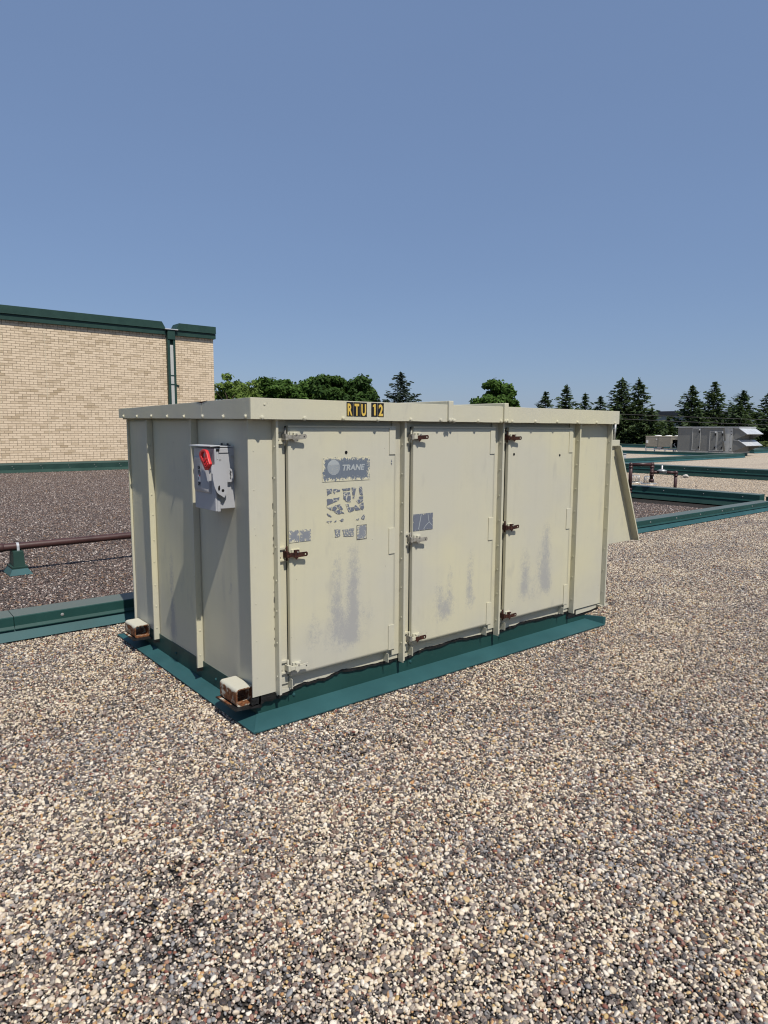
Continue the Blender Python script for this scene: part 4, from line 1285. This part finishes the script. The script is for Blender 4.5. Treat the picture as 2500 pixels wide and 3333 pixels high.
mb.tube([P3(pt(.62), .648), P3(pt(.80), .65)], pr * .62, 10)
mb.lathe([(0, .02), (.09, .02), (.115, .035), (.115, .05), (.06, .075), (.022, .085), (.022, .17), (.0, .175)], P3(g_, .64), 16)
part(mb, 'regulator', M['zinc'], T)

# roof drains
for k, (x, y) in enumerate(((17.8, 7.81), (18.0, 8.41))):
    T = thing('roof_drain', ['galvanised dome roof drain strainer below the capped end of the brown pipe', 'galvanised dome roof drain strainer behind the upright brown pipe'][k], 'roof drain', (x, y, 0), 'roof drain strainers')
    mb = MB(); mb.lathe([(.24, 0), (.24, .02), (.15, .025), (.13, .03)], (x, y, 0), 20); part(mb, 'flange', M['zinc'], T)
    mb = MB(); mb.lathe([(.135, .22), (.12, .235), (0, .24)], (x, y, 0), 20); part(mb, 'cap', M['zinc'], T)
    for i in range(18):
        a = i * math.tau / 18
        mb = MB(); mb.tube([(x + .15 * math.cos(a), y + .15 * math.sin(a), .02), (x + .13 * math.cos(a), y + .13 * math.sin(a), .228)], .009, 5); part(mb, 'bar', M['zinc'], T)
bm = bmesh.new(); bmesh.ops.create_icosphere(bm, subdivisions=3, radius=.09)
for v in bm.verts:
    v.co *= 1 + .28 * mnoise.noise(v.co * 14); v.co.z *= .75; v.co.x *= 1.2
me = bpy.data.meshes.new('rock'); bm.to_mesh(me); bm.free()
for p in me.polygons: p.use_smooth = True
o = add_mesh('rock', me, M['stone'], None); o.location = (21.3, 8.42, .06); tag(o, 'lone pale rock lying on the gravel before the far curb', 'rock')
T = thing('vent_pipe', 'short grey vent pipe standing beyond the pale capped divider', 'vent pipe', (29.6, 15.9, 0))
mb = MB(); mb.tube([(29.6, 15.9, 0), (29.6, 15.9, .42)], .11, 14); part(mb, 'pipe', M['wallgrey'], T)
mb = MB(); mb.lathe([(.11, .42), (.13, .42), (.13, .46), (.0, .465)], (29.6, 15.9, 0), 14); part(mb, 'cap', M['wallgrey'], T)

# ------------------------------------------------------------------ brick building
BY = 24.284
BX1 = 11.24
BB = thing('brick_building', 'buff brick building with dark green coping at the left', 'building', (3, BY, 0))
mb = MB(); mb.box(-14, BX1 - .006, BY + .0025, 44, 0, 5.60); wall = part(mb, 'wall', M['bulb'], BB)
CH, BL = .0886, .262
zb = .36
def brick_me(l):
    mb = MB(); mb.box(-l / 2, l / 2, -.004, .02, -.0375, .0375); return mb.mesh('brick', M['brick'])
ST, HD = brick_me(BL - .014), brick_me(BL / 2 - .013)
stuff = []
cnt = 0
DS0, DS1 = 9.19, 9.51           # downspout
for r in range(57):
    z = zb + CH * (r + .5)
    if z > 5.40: break
    hdr = (r % 6 == 2)
    step = BL / 2 if hdr else BL
    n0 = int(-14 / step)
    x = -13.9 + (BL / 2 if (r % 2) else 0) * (0 if hdr else 1)
    while x < BX1 - .02:
        l = step
        if x + l > BX1: l = BX1 - x
        xc = x + l / 2
        if l > .05:
            full = abs(l - step) < 1e-6
            if full and 3.35 < xc < 5.10 and .9 < z < 5.0 and cnt < 300:
                o = inst('brick', HD if hdr else ST, (xc + R.uniform(-.003, .003), BY + R.uniform(-.0012, .0015), z), wall); cnt += 1
            else:
                stuff.append((xc + R.uniform(-.003, .003), z, l - .014, R.uniform(-.0012, .0015)))
        x += step
V = []; F = []; RN = []
for i, (x, z, l, dy) in enumerate(stuff):
    a, b = x - l / 2, x + l / 2
    y0, y1 = BY - .004 + dy, BY + .012
    V += [(a, y0, z - .0375), (b, y0, z - .0375), (b, y0, z + .0375), (a, y0, z + .0375), (a, y1, z - .0375), (b, y1, z - .0375), (b, y1, z + .0375), (a, y1, z + .0375)]
    k = i * 8
    F += [(k, k + 1, k + 2, k + 3), (k + 1, k + 5, k + 6, k + 2), (k + 4, k, k + 3, k + 7), (k + 3, k + 2, k + 6, k + 7), (k + 4, k + 5, k + 1, k)]
    RN += [R.uniform(0, 100)] * 8
off = BASE[BB.name]
me = bpy.data.meshes.new('brickwork'); me.from_pydata([(v[0] - off[0], v[1] - off[1], v[2] - off[2]) for v in V], [], F)
me.attributes.new('rnd', 'FLOAT', 'POINT').data.foreach_set('value', np.array(RN, np.float32))
o = add_mesh('brickwork', me, M['brick'], wall); o['kind'] = 'stuff'
mb = MB(); mb.box(4.615, 4.628, BY - .006, BY + .004, .36, 5.42); part(mb, 'expansion_joint', M['cond_light'], wall)
# coping in two steps, cut back either side of the downspout
for x0, x1 in ((-14.2, DS0 - .06), (DS1 + .02, BX1 + .06)):
    c0 = .0 if x0 < -10 else .16
    c1 = .16 if x1 < 10 else 0
    mb = MB(); mb.prism([(x0, 5.625), (x1, 5.625), (x1 - c1, 5.90), (x0 + c0, 5.90)], 'y', BY - .16, BY + .5); part(mb, 'coping', M['green_dark'], BB, .004)
    mb = MB(); mb.box(x0, x1, BY - .18, BY - .155, 5.612, 5.632); part(mb, 'coping_lip', M['green_dark'], BB, .003)
    mb = MB(); mb.box(x0, x1, BY - .125, BY + .4, 5.40, 5.611); part(mb, 'fascia', M['green_dark'], BB, .004)
mb = MB(); mb.box(-14, BX1, BY + .5, 44, 5.6, 5.7); part(mb, 'roof', M['roofdark'], BB)
# downspout: green channel round a pale pipe
mb = MB(); mb.box(DS0 - .02, DS0 + .075, BY - .17, BY - .003, .3, 5.52); mb.box(DS1 - .10, DS1 - .01, BY - .17, BY - .003, .3, 5.52); mb.box(DS0 + .075, DS1 - .10, BY - .04, BY - .005, .3, 5.52); ds = part(mb, 'downspout', M['green_dark'], BB, .004)
mb = MB(); mb.box(DS0 + .082, DS1 - .108, BY - .165, BY - .041, .3, 5.00); part(mb, 'spout_face', M['ahu_light'], ds)
for z in (3.42, 3.78):
    mb = MB(); mb.box(DS0 - .022, DS1 - .008, BY - .178, BY - .166, z - .02, z + .02); part(mb, 'strap', M['green_dark'], ds)
mb = MB(); mb.box(DS0 - .01, DS1 - .02, BY - .2, BY + .1, 5.22, 5.60); part(mb, 'scupper_box', M['green_dark'], ds, .006)
mb = MB(); mb.box(DS0 - .12, DS1 + .10, BY - .24, BY + .2, 5.601, 5.635); part(mb, 'scupper_lid', M['galv'], ds, .004)
mb = MB(); mb.prism([(DS1, 3.44), (DS1 + .16, 3.40), (DS1 + .15, 3.36), (DS1, 3.41)], 'y', BY - .05, BY - .01); part(mb, 'spout_bracket', M['green_dark'], ds)
# base flashing
mb = MB(); mb.prism([(BY - .055, .285), (BY - .004, .355), (BY + .003, .355), (BY + .003, .285)], 'x', -14, BX1 + .03); f1 = part(mb, 'base_flashing', M['green_dark'], BB)
mb = MB(); mb.box(-14, BX1 + .02, BY - .048, BY + .003, .11, .284); f2 = part(mb, 'base_flashing', M['green_dark'], BB)
mb = MB(); mb.prism([(BY - .18, .01), (BY - .048, .109), (BY + .003, .109), (BY + .003, .01)], 'x', -14, BX1 + .03); part(mb, 'base_flashing', M['green_dark'], BB)
for k in range(11):
    x = 2.35 + k * .95
    inst('screw', SC_YG, (x, BY - .049, .235), f2); inst('screw', SC_YG, (x + .05, BY - .049, .15), f2)

# ------------------------------------------------------------------ far grey air handler
AX0, AX1, AY0, AY1, AZ0, AZ1 = 43.2, 45.6, 16.5, 20.2, .26, 1.83
T = thing('air_handler', 'grey air handling unit with white framed doors and two sloped hoods, far right', 'air handler', (44.4, 18.3, 0))
mb = MB(); mb.box(AX0 + .05, AX1 - .05, AY0 + .05, AY1 - .05, 0, AZ0 - .06); part(mb, 'base', M['teal'], T)
mb = MB(); mb.box(AX0 - .03, AX1 + .03, AY0 - .03, AY1 + .03, AZ0 - .059, AZ0); part(mb, 'base_rail', M['ahu_light'], T)
mb = MB(); mb.box(AX0, AX1, AY0, AY1, AZ0 + .001, AZ1); part(mb, 'body', M['ahu'], T, .01)
mb = MB(); mb.box(AX0 - .06, AX1 + .06, AY0 - .35, AY1 + .14, AZ1 + .001, AZ1 + .055); part(mb, 'roof_cap', M['galv'], T, .006)
def fdoor(y0, y1, z0, z1):
    mb = MB(); mb.box(AX0 - .02, AX0 - .001, y0, y1, z0, z1); d = part(mb, 'door', M['ahu'], T)
    w = .035
    mb = MB()
    mb.box(AX0 - .028, AX0 - .0205, y0, y0 + w, z0, z1); mb.box(AX0 - .028, AX0 - .0205, y1 - w, y1, z0, z1)
    mb.box(AX0 - .028, AX0 - .0205, y0 + w, y1 - w, z0, z0 + w); mb.box(AX0 - .028, AX0 - .0205, y0 + w, y1 - w, z1 - w, z1)
    part(mb, 'door_frame', M['ahu_light'], d)
    mb = MB(); mb.box(AX0 - .06, AX0 - .021, y0 + .06, y0 + .12, z1 - .3, z1 - .18); mb.box(AX0 - .06, AX0 - .021, y0 + .06, y0 + .12, z0 + .15, z0 + .27); part(mb, 'handle', M['black'], d)
    mb = MB(); mb.box(AX0 - .05, AX0 - .021, y0 + .04, y0 + .12, z1 - .12, z1 - .03); part(mb, 'hinge', M['white'], d)
fdoor(18.62, 19.18, AZ0 + .06, AZ1 - .05)
fdoor(17.56, 18.02, AZ0 + .06, AZ1 - .22)
fdoor(17.10, 17.54, AZ0 + .06, AZ1 - .22)
# lighter bay with two louvres
mb = MB(); mb.box(AX0 - .014, AX0 - .001, 16.73, 17.10, AZ0 + .02, AZ1 - .02); part(mb, 'bay_panel', M['ahu_light'], T)
for z0, z1 in ((.98, 1.78), (.30, .96)):
    mb = MB(); mb.prism([(AX0 - .018, z0), (AX0 - .24, z1), (AX0 - .22, z1), (AX0 - .016, z0 + .03)], 'y', 16.97, 17.09); part(mb, 'louvre', M['ahu'], T)
mb = MB(); mb.box(AX0 - .015, AX0 - .001, 16.56, 16.72, AZ0 + .05, AZ1 - .04); part(mb, 'control_panel', M['ahu_light'], T)
mb = MB(); mb.box(AX0 - .02, AX0 - .0155, 16.60, 16.69, 1.58, 1.62); mb.tube([(AX0 - .016, 16.64, 1.40), (AX0 - .03, 16.64, 1.40)], .03, 10); mb.tube([(AX0 - .016, 16.64, .50), (AX0 - .03, 16.64, .50)], .03, 10); part(mb, 'panel_latch', M['black'], T)
# hoods on the near end: sloped tops, open undersides
for z1, z0, zt in ((1.80, 1.02, 1.44), (1.05, .30, .70)):
    mb = MB()
    y0 = AY0 - .002
    side = [(y0, z1), (y0 - .30, z1), (y0 - .80, zt), (y0 - .80, zt - .03), (y0, z0)]
    mb.prism(side, 'x', AX0 + .02, AX0 + .04); part(mb, 'hood_side', M['ahu'], T)
    mb = MB(); mb.prism(side, 'x', AX1 - .04, AX1 - .02); part(mb, 'hood_side', M['ahu'], T)
    mb = MB(); mb.prism([(y0, z1 + .002), (y0 - .30, z1 + .002), (y0 - .82, zt + .002), (y0 - .82, zt - .03), (y0 - .30, z1 - .03), (y0, z1 - .03)], 'x', AX0 - .01, AX1 + .01); part(mb, 'hood_top', M['galv'], T)
mb = MB(); mb.tube([(AX0 + .4, AY1 + .08, AZ0 + .1), (AX0 + .4, AY1 + .08, 1.5)], .05, 10); part(mb, 'conduit', M['galv'], T)
# condenser beside it
T = thing('condenser_unit', 'low tan condensing unit on a steel stand, left of the grey air handler', 'condenser', (44.8, 21.9, 0))
mb = MB(); mb.box(44.2, 45.5, 21.25, 23.12, .47, 1.19); part(mb, 'cabinet', M['cond'], T, .01)
mb = MB(); mb.box(44.2, 45.5, 20.72, 21.24, .98, 1.19); mb.box(44.2, 44.26, 21.10, 21.24, .40, .98); mb.box(45.4, 45.5, 20.72, 21.24, .47, .98); part(mb, 'end_bay', M['cond_light'], T, .008)
mb = MB(); mb.box(44.5, 45.4, 20.74, 21.22, .42, .96); part(mb, 'coil', M['black'], T)
mb = MB(); mb.box(44.19, 45.52, 20.70, 23.14, 1.191, 1.225); part(mb, 'top_cover', M['cond_light'], T, .006)
for y in (21.0, 21.7, 22.5):
    mb = MB(); mb.lathe([(.24, 0), (.25, .03), (.2, .06), (0, .07)], (44.8, y, 1.225), 14); part(mb, 'fan_guard', M['white'], T)
mb = MB(); mb.box(44.190, 44.199, 22.15, 22.165, .48, 1.18); part(mb, 'panel_seam', M['wire'], T)
mb = MB(); mb.tube([(44.199, 22.28, 1.0), (44.19, 22.28, 1.0)], .05, 12); part(mb, 'badge', M['white'], T)
mb = MB(); mb.box(44.14, 44.199, 22.92, 23.05, .72, .92); part(mb, 'switch_box', M['white'], T)
mb = MB(); mb.prism([(21.85, .46), (22.25, .46), (22.12, .28), (21.98, .28)], 'x', 44.2, 44.5); part(mb, 'drain_pan', M['wallgrey'], T)
mb = MB(); mb.box(44.2, 44.26, 20.75, 23.15, .26, .32); mb.box(45.4, 45.46, 20.75, 23.15, .26, .32); part(mb, 'rail', M['galv'], T)
for y in (20.85, 21.6, 23.05):
    for x in (44.2, 45.4):
        mb = MB(); mb.box(x, x + .06, y, y + .06, .0, .259); mb.box(x - .06, x + .12, y - .08, y + .14, -.01, .03); part(mb, 'leg', M['galv'], T)
for y in (23.08,):
    for x in (44.2, 45.4):
        mb = MB(); mb.box(x, x + .05, y, y + .05, .321, .469); part(mb, 'post', M['galv'], T)
mb = MB(); mb.tube([(44.4, 21.0, .75), (44.35, 21.05, .62), (44.4, 20.95, .50), (44.5, 20.9, .40)], .03, 8); part(mb, 'hose', M['white'], T)

# ------------------------------------------------------------------ trees
def quads_mesh(name, cen, u, v, rnd, mat, off):
    N = len(cen)
    V = np.stack([cen - u - v, cen + u - v * .7, cen + u * 1.1 + v, cen - u + v * .8], 1).reshape(-1, 3) - np.array(off)
    F = np.arange(N * 4).reshape(N, 4)
    me = bpy.data.meshes.new(name)
    me.vertices.add(N * 4); me.vertices.foreach_set('co', V.astype(np.float32).ravel())
    me.loops.add(N * 4); me.loops.foreach_set('vertex_index', F.astype(np.int32).ravel())
    me.polygons.add(N); me.polygons.foreach_set('loop_start', np.arange(0, N * 4, 4, dtype=np.int32))
    me.update(calc_edges=True)
    me.attributes.new('rnd', 'FLOAT', 'POINT').data.foreach_set('value', np.repeat(rnd, 4).astype(np.float32))
    me.materials.append(mat)
    return me

def unit(a): return a / np.maximum(1e-6, np.linalg.norm(a, axis=-1, keepdims=True))

def spruce(x, y, ztop, z0, rad, mat, seed, label, group='spruce trees beyond the roof', dens=1.0, tops=1):
    rg = np.random.default_rng(seed)
    T = thing('spruce_tree', label, 'tree', (x, y, z0), group)
    h = ztop - z0
    cs, us, vs, rn = [], [], [], []
    tr = MB()
    heads = [(x, y, h, rad)] if tops == 1 else [(x, y, h, rad), (x + 1.3, y - 1.1, h * .995, rad * .86)]
    for (hx_, hy_, hh, rr) in heads:
        tr.tube([(hx_, hy_, z0), (hx_, hy_, z0 + hh * .6), (hx_, hy_, z0 + hh)], [.22, .12, .015], 7)
        z = .10 * hh
        while z < hh * .995:
            t = z / hh
            Rr = rr * 1.22 * (1 - t) ** .86 * rg.uniform(.82, 1.1) + .05
            nb = int(5 + 6 * (1 - t)); a0 = rg.uniform(0, 6.28)
            for b in range(nb):
                a = a0 + b * math.tau / nb + rg.normal(0, .22)
                ln = Rr * rg.uniform(.55, 1.28)
                d = np.array([math.cos(a), math.sin(a), 0]); side = np.array([-d[1], d[0], 0])
                droop = rg.uniform(.06, .30) * (1 - t) - .30 * t
                m = max(4, int(ln / .095 * dens))
                s = rg.uniform(.12, 1, m)
                lat = rg.normal(0, .24, m) * ln * (1 - s * .7) * .62
                p = np.array([hx_, hy_, z0 + z]) + d * (s * ln)[:, None] + side * lat[:, None]
                p[:, 2] += -droop * ln * s + .22 * ln * s * s * rg.uniform(.6, 1.2) - np.abs(lat) * .22 + rg.normal(0, .04, m)
                cs.append(p)
                dirv = unit(d + side * (lat / (ln + .01) * 1.6)[:, None] + rg.normal(0, .22, (m, 3)) + np.array([0, 0, -.1]))
                w = unit(np.cross(dirv, rg.normal(0, .45, (m, 3)) + np.array([0, 0, 1])))
                L = rg.uniform(.13, .27, m)[:, None]
                us.append(dirv * L); vs.append(w * L * rg.uniform(.26, .46, (m, 1)))
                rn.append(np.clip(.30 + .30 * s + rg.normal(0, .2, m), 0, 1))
            z += rg.uniform(.20, .34) * (.7 + .5 * (1 - t))
        m = 14
        tipz = z0 + hh - rg.uniform(0, .6, m)
        cs.append(np.stack([np.full(m, hx_), np.full(m, hy_), tipz], 1) + rg.normal(0, .03, (m, 3)))
        dv = unit(rg.normal(0, .5, (m, 3)) + np.array([0, 0, 1.2])); us.append(dv * .16); vs.append(unit(np.cross(dv, rg.normal(size=(m, 3)))) * .05); rn.append(rg.uniform(.2, .7, m))
    part(tr, 'trunk', M['bark'], T)
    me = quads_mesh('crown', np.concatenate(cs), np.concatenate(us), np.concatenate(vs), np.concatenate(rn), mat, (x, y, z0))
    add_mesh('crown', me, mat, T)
    return T

def leafy(x, y, ztop, z0, rx, rz, mat, seed, label, group='leafy trees beyond the brick building', blobs=46, per=210, size=.19, open_=0.0, name='leafy_tree'):
    rg = np.random.default_rng(seed)
    T = thing(name, label, 'tree' if name != 'shrub' else 'shrub', (x, y, z0), group)
    c = np.array([x, y, ztop - rz])
    tr = MB()
    tr.tube([(x, y, z0), (x + .1, y, z0 + (c[2] - z0) * .6), (x, y, c[2])], [.32, .22, .10], 8)
    cs, us, vs, rn = [], [], [], []
    for b in range(blobs):
        d = unit(rg.normal(size=3)); d[2] = d[2] * .9 + .12
        rr = rg.uniform(.35, 1.0) ** .5
        br = rg.uniform(.13, .30) * rx
        p = c + d * np.array([rx - br * .7, rx - br * .7, rz - br * .7]) * rr
        if b % 3 == 0:
            q = c + (p - c) * .5 + rg.normal(0, .15, 3)
            tr.tube([(x, y, z0 + (c[2] - z0) * rg.uniform(.45, .9)), tuple(q), tuple(p)], [.09, .05, .015], 5)
        n = int(per * rg.uniform(.7, 1.3))
        dd = unit(rg.normal(size=(n, 3)))
        r3 = rg.uniform(.25, 1.0, n) ** .45
        pts = p + dd * (br * r3 * rg.uniform(.8, 1.25, n))[:, None] * np.array([1.15, 1.15, .8])
        cs.append(pts)
        nrm = unit(dd + rg.normal(0, .55, (n, 3)) + np.array([0, 0, .35]))
        u = unit(np.cross(nrm, rg.normal(size=(n, 3)))); w = np.cross(nrm, u)
        L = rg.uniform(.6, 1.3, (n, 1)) * size
        us.append(u * L); vs.append(w * L * .62)
        tone = rg.normal(0, .16)
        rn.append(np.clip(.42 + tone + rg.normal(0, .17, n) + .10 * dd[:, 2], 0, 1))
    part(tr, 'trunk', M['bark'], T)
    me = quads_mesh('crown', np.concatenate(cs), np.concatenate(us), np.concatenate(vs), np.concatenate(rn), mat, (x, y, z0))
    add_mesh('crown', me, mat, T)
    return T

G0 = -6.0
leafy(32.6, 67.4, 8.6, G0, 3.2, 4.8, M['leaf_light'], 21, 'pale airy tree beside the end of the brick wall', blobs=44, per=130, size=.15)
leafy(36.2, 69.9, 8.0, G0, 2.9, 4.2, M['leaf_light'], 22, 'smaller pale green tree, second from the brick wall', blobs=44, per=140, size=.15)
leafy(41.8, 73.0, 8.5, G0, 4.2, 5.4, M['leaf_mid'], 23, 'broad mid green tree above the near corner of the unit', blobs=120, per=170)
leafy(45.6, 70.2, 8.6, G0, 3.8, 5.4, M['leaf_mid'], 24, 'mid green tree over the blank part of the rim', blobs=115, per=170)
leafy(44.0, 63.4, 8.6, G0, 3.2, 5.6, M['leaf_dark'], 25, 'dark tree with ragged twin tops above the RTU number', blobs=110, per=170)
leafy(46.6, 60.9, 8.2, G0, 3.0, 5.6, M['leaf_dark'], 26, 'dark tree closing the leafy row on its right', blobs=110, per=170)
leafy(63.7, 55.0, 8.0, G0, 3.2, 4.4, M['leaf_mid'], 27, 'lone round leafy tree over the right part of the roof rim', blobs=60)
spruce(44.6, 51.0, 7.5, G0, 4.7, M['needle_blue'], 31, 'blue grey spruce standing alone between the leafy trees', dens=1.25)
SPR = [(60.3, 44.6, 5.8, 3.6, 'first spruce of the row above the roof rim, broad and blunt'),
       (59.6, 41.3, 6.3, 3.7, 'second spruce above the rim, taller with a narrow tip'),
       (66.2, 43.5, 5.8, 3.2, 'third spruce above the rim, small and narrow'),
       (65.8, 41.2, 5.4, 3.2, 'fourth spruce above the rim, the shortest')]
for k, (x, y, zt, rd, lb) in enumerate(SPR):
    spruce(x, y, zt, G0, rd, M['needle'], 40 + k, lb, dens=1.2)
spruce(62.3, 36.4, 6.95, G0, 4.5, M['needle'], 50, 'big twin-topped spruce just right of the cream unit', tops=2, dens=1.3)
SPR2 = [(69.9, 32.8, 6.3, 4.4, 'dark spruce directly over the left half of the air handler'),
        (71.8, 31.3, 6.7, 4.6, 'tallest dark spruce over the right half of the air handler'),
        (76.2, 30.2, 6.0, 4.6, 'loose lighter spruce above the air handler hoods'),
        (78.6, 28.4, 5.9, 4.4, 'spruce cut off by the right edge')]
for k, (x, y, zt, rd, lb) in enumerate(SPR2):
    spruce(x, y, zt, G0, rd, M['needle'], 60 + k, lb, dens=1.3)
spruce(63.2, 33.5, 3.9, G0, 4.4, M['needle'], 70, 'low wide spruce behind the condensing unit', dens=1.3)
spruce(66.0, 33.2, 2.9, G0, 3.8, M['needle'], 71, 'low dark spruce between the condenser and the air handler', dens=1.3)
FILL = [(68.0, 31.0, 3.8, 'low spruce filling the gap under the two dark spruces over the air handler'), (72.0, 28.6, 4.2, 'low spruce between the tallest and the loose lighter spruce'), (75.0, 26.6, 4.2, 'low spruce filling the gap beside the right edge'), (64.5, 38.8, 4.0, 'low spruce just behind the end of the cream roof rim'), (63.0, 42.6, 3.0, 'low spruce under the small spruces above the rim')]
for k, (x, y, zt, lb) in enumerate(FILL):
    spruce(x, y, zt, G0, 4.2, M['needle'], 80 + k, lb, dens=1.2)
leafy(59.9, 20.6, .9, G0, 2.6, 3.4, M['bush'], 72, 'yellowish shrub behind the air handler hoods', group='shrubs past the roof edge', blobs=40, per=160, size=.12, name='shrub')
leafy(60.6, 18.2, .5, G0, 2.4, 3.2, M['bush'], 73, 'low yellowish shrub at the right edge past the roof', group='shrubs past the roof edge', blobs=40, per=160, size=.12, name='shrub')
leafy(60.4, 27.2, 1.1, G0, 2.8, 3.6, M['leaf_dark'], 74, 'dark green shrub seen under the spruces left of the air handler', group='shrubs past the roof edge', blobs=44, per=160, size=.12, name='shrub')
leafy(60.2, 31.4, 1.2, G0, 2.8, 3.6, M['leaf_dark'], 75, 'dark green shrub behind the corner of the cream unit', group='shrubs past the roof edge', blobs=44, per=160, size=.12, name='shrub')

# far building between the spruces
T = thing('distant_building', 'grey building with a flat dark roof glimpsed between the spruces', 'building', (104, 54, G0))
mb = MB(); mb.box(97, 112, 44, 66, G0, 3.9); part(mb, 'wall', M['wallgrey'], T)
mb = MB(); mb.box(96.7, 112.3, 43.7, 66.3, 3.901, 4.5); part(mb, 'roof', M['roofdark'], T)
for k in range(5):
    mb = MB(); mb.box(96.95, 96.999, 46 + k * 4, 48 + k * 4, .5, 2.2); part(mb, 'window', M['black'], T)
# overhead wires
for k, dz in enumerate((0, -.42)):
    pts = []
    for i in range(13):
        t = i / 12
        p = Vector((48.4, 40.0, 3.6)).lerp(Vector((67.0, 4.0, 1.9)), t)
        p.z += dz - .25 * 4 * t * (1 - t) * .6
        pts.append(p)
    mb = MB(); mb.tube(pts, .022, 6)
    o = part(mb, 'power_line', M['wire'], None); tag(o, ['upper overhead wire crossing before the spruces', 'lower overhead wire crossing before the spruces'][k], 'power line', 'overhead wires')
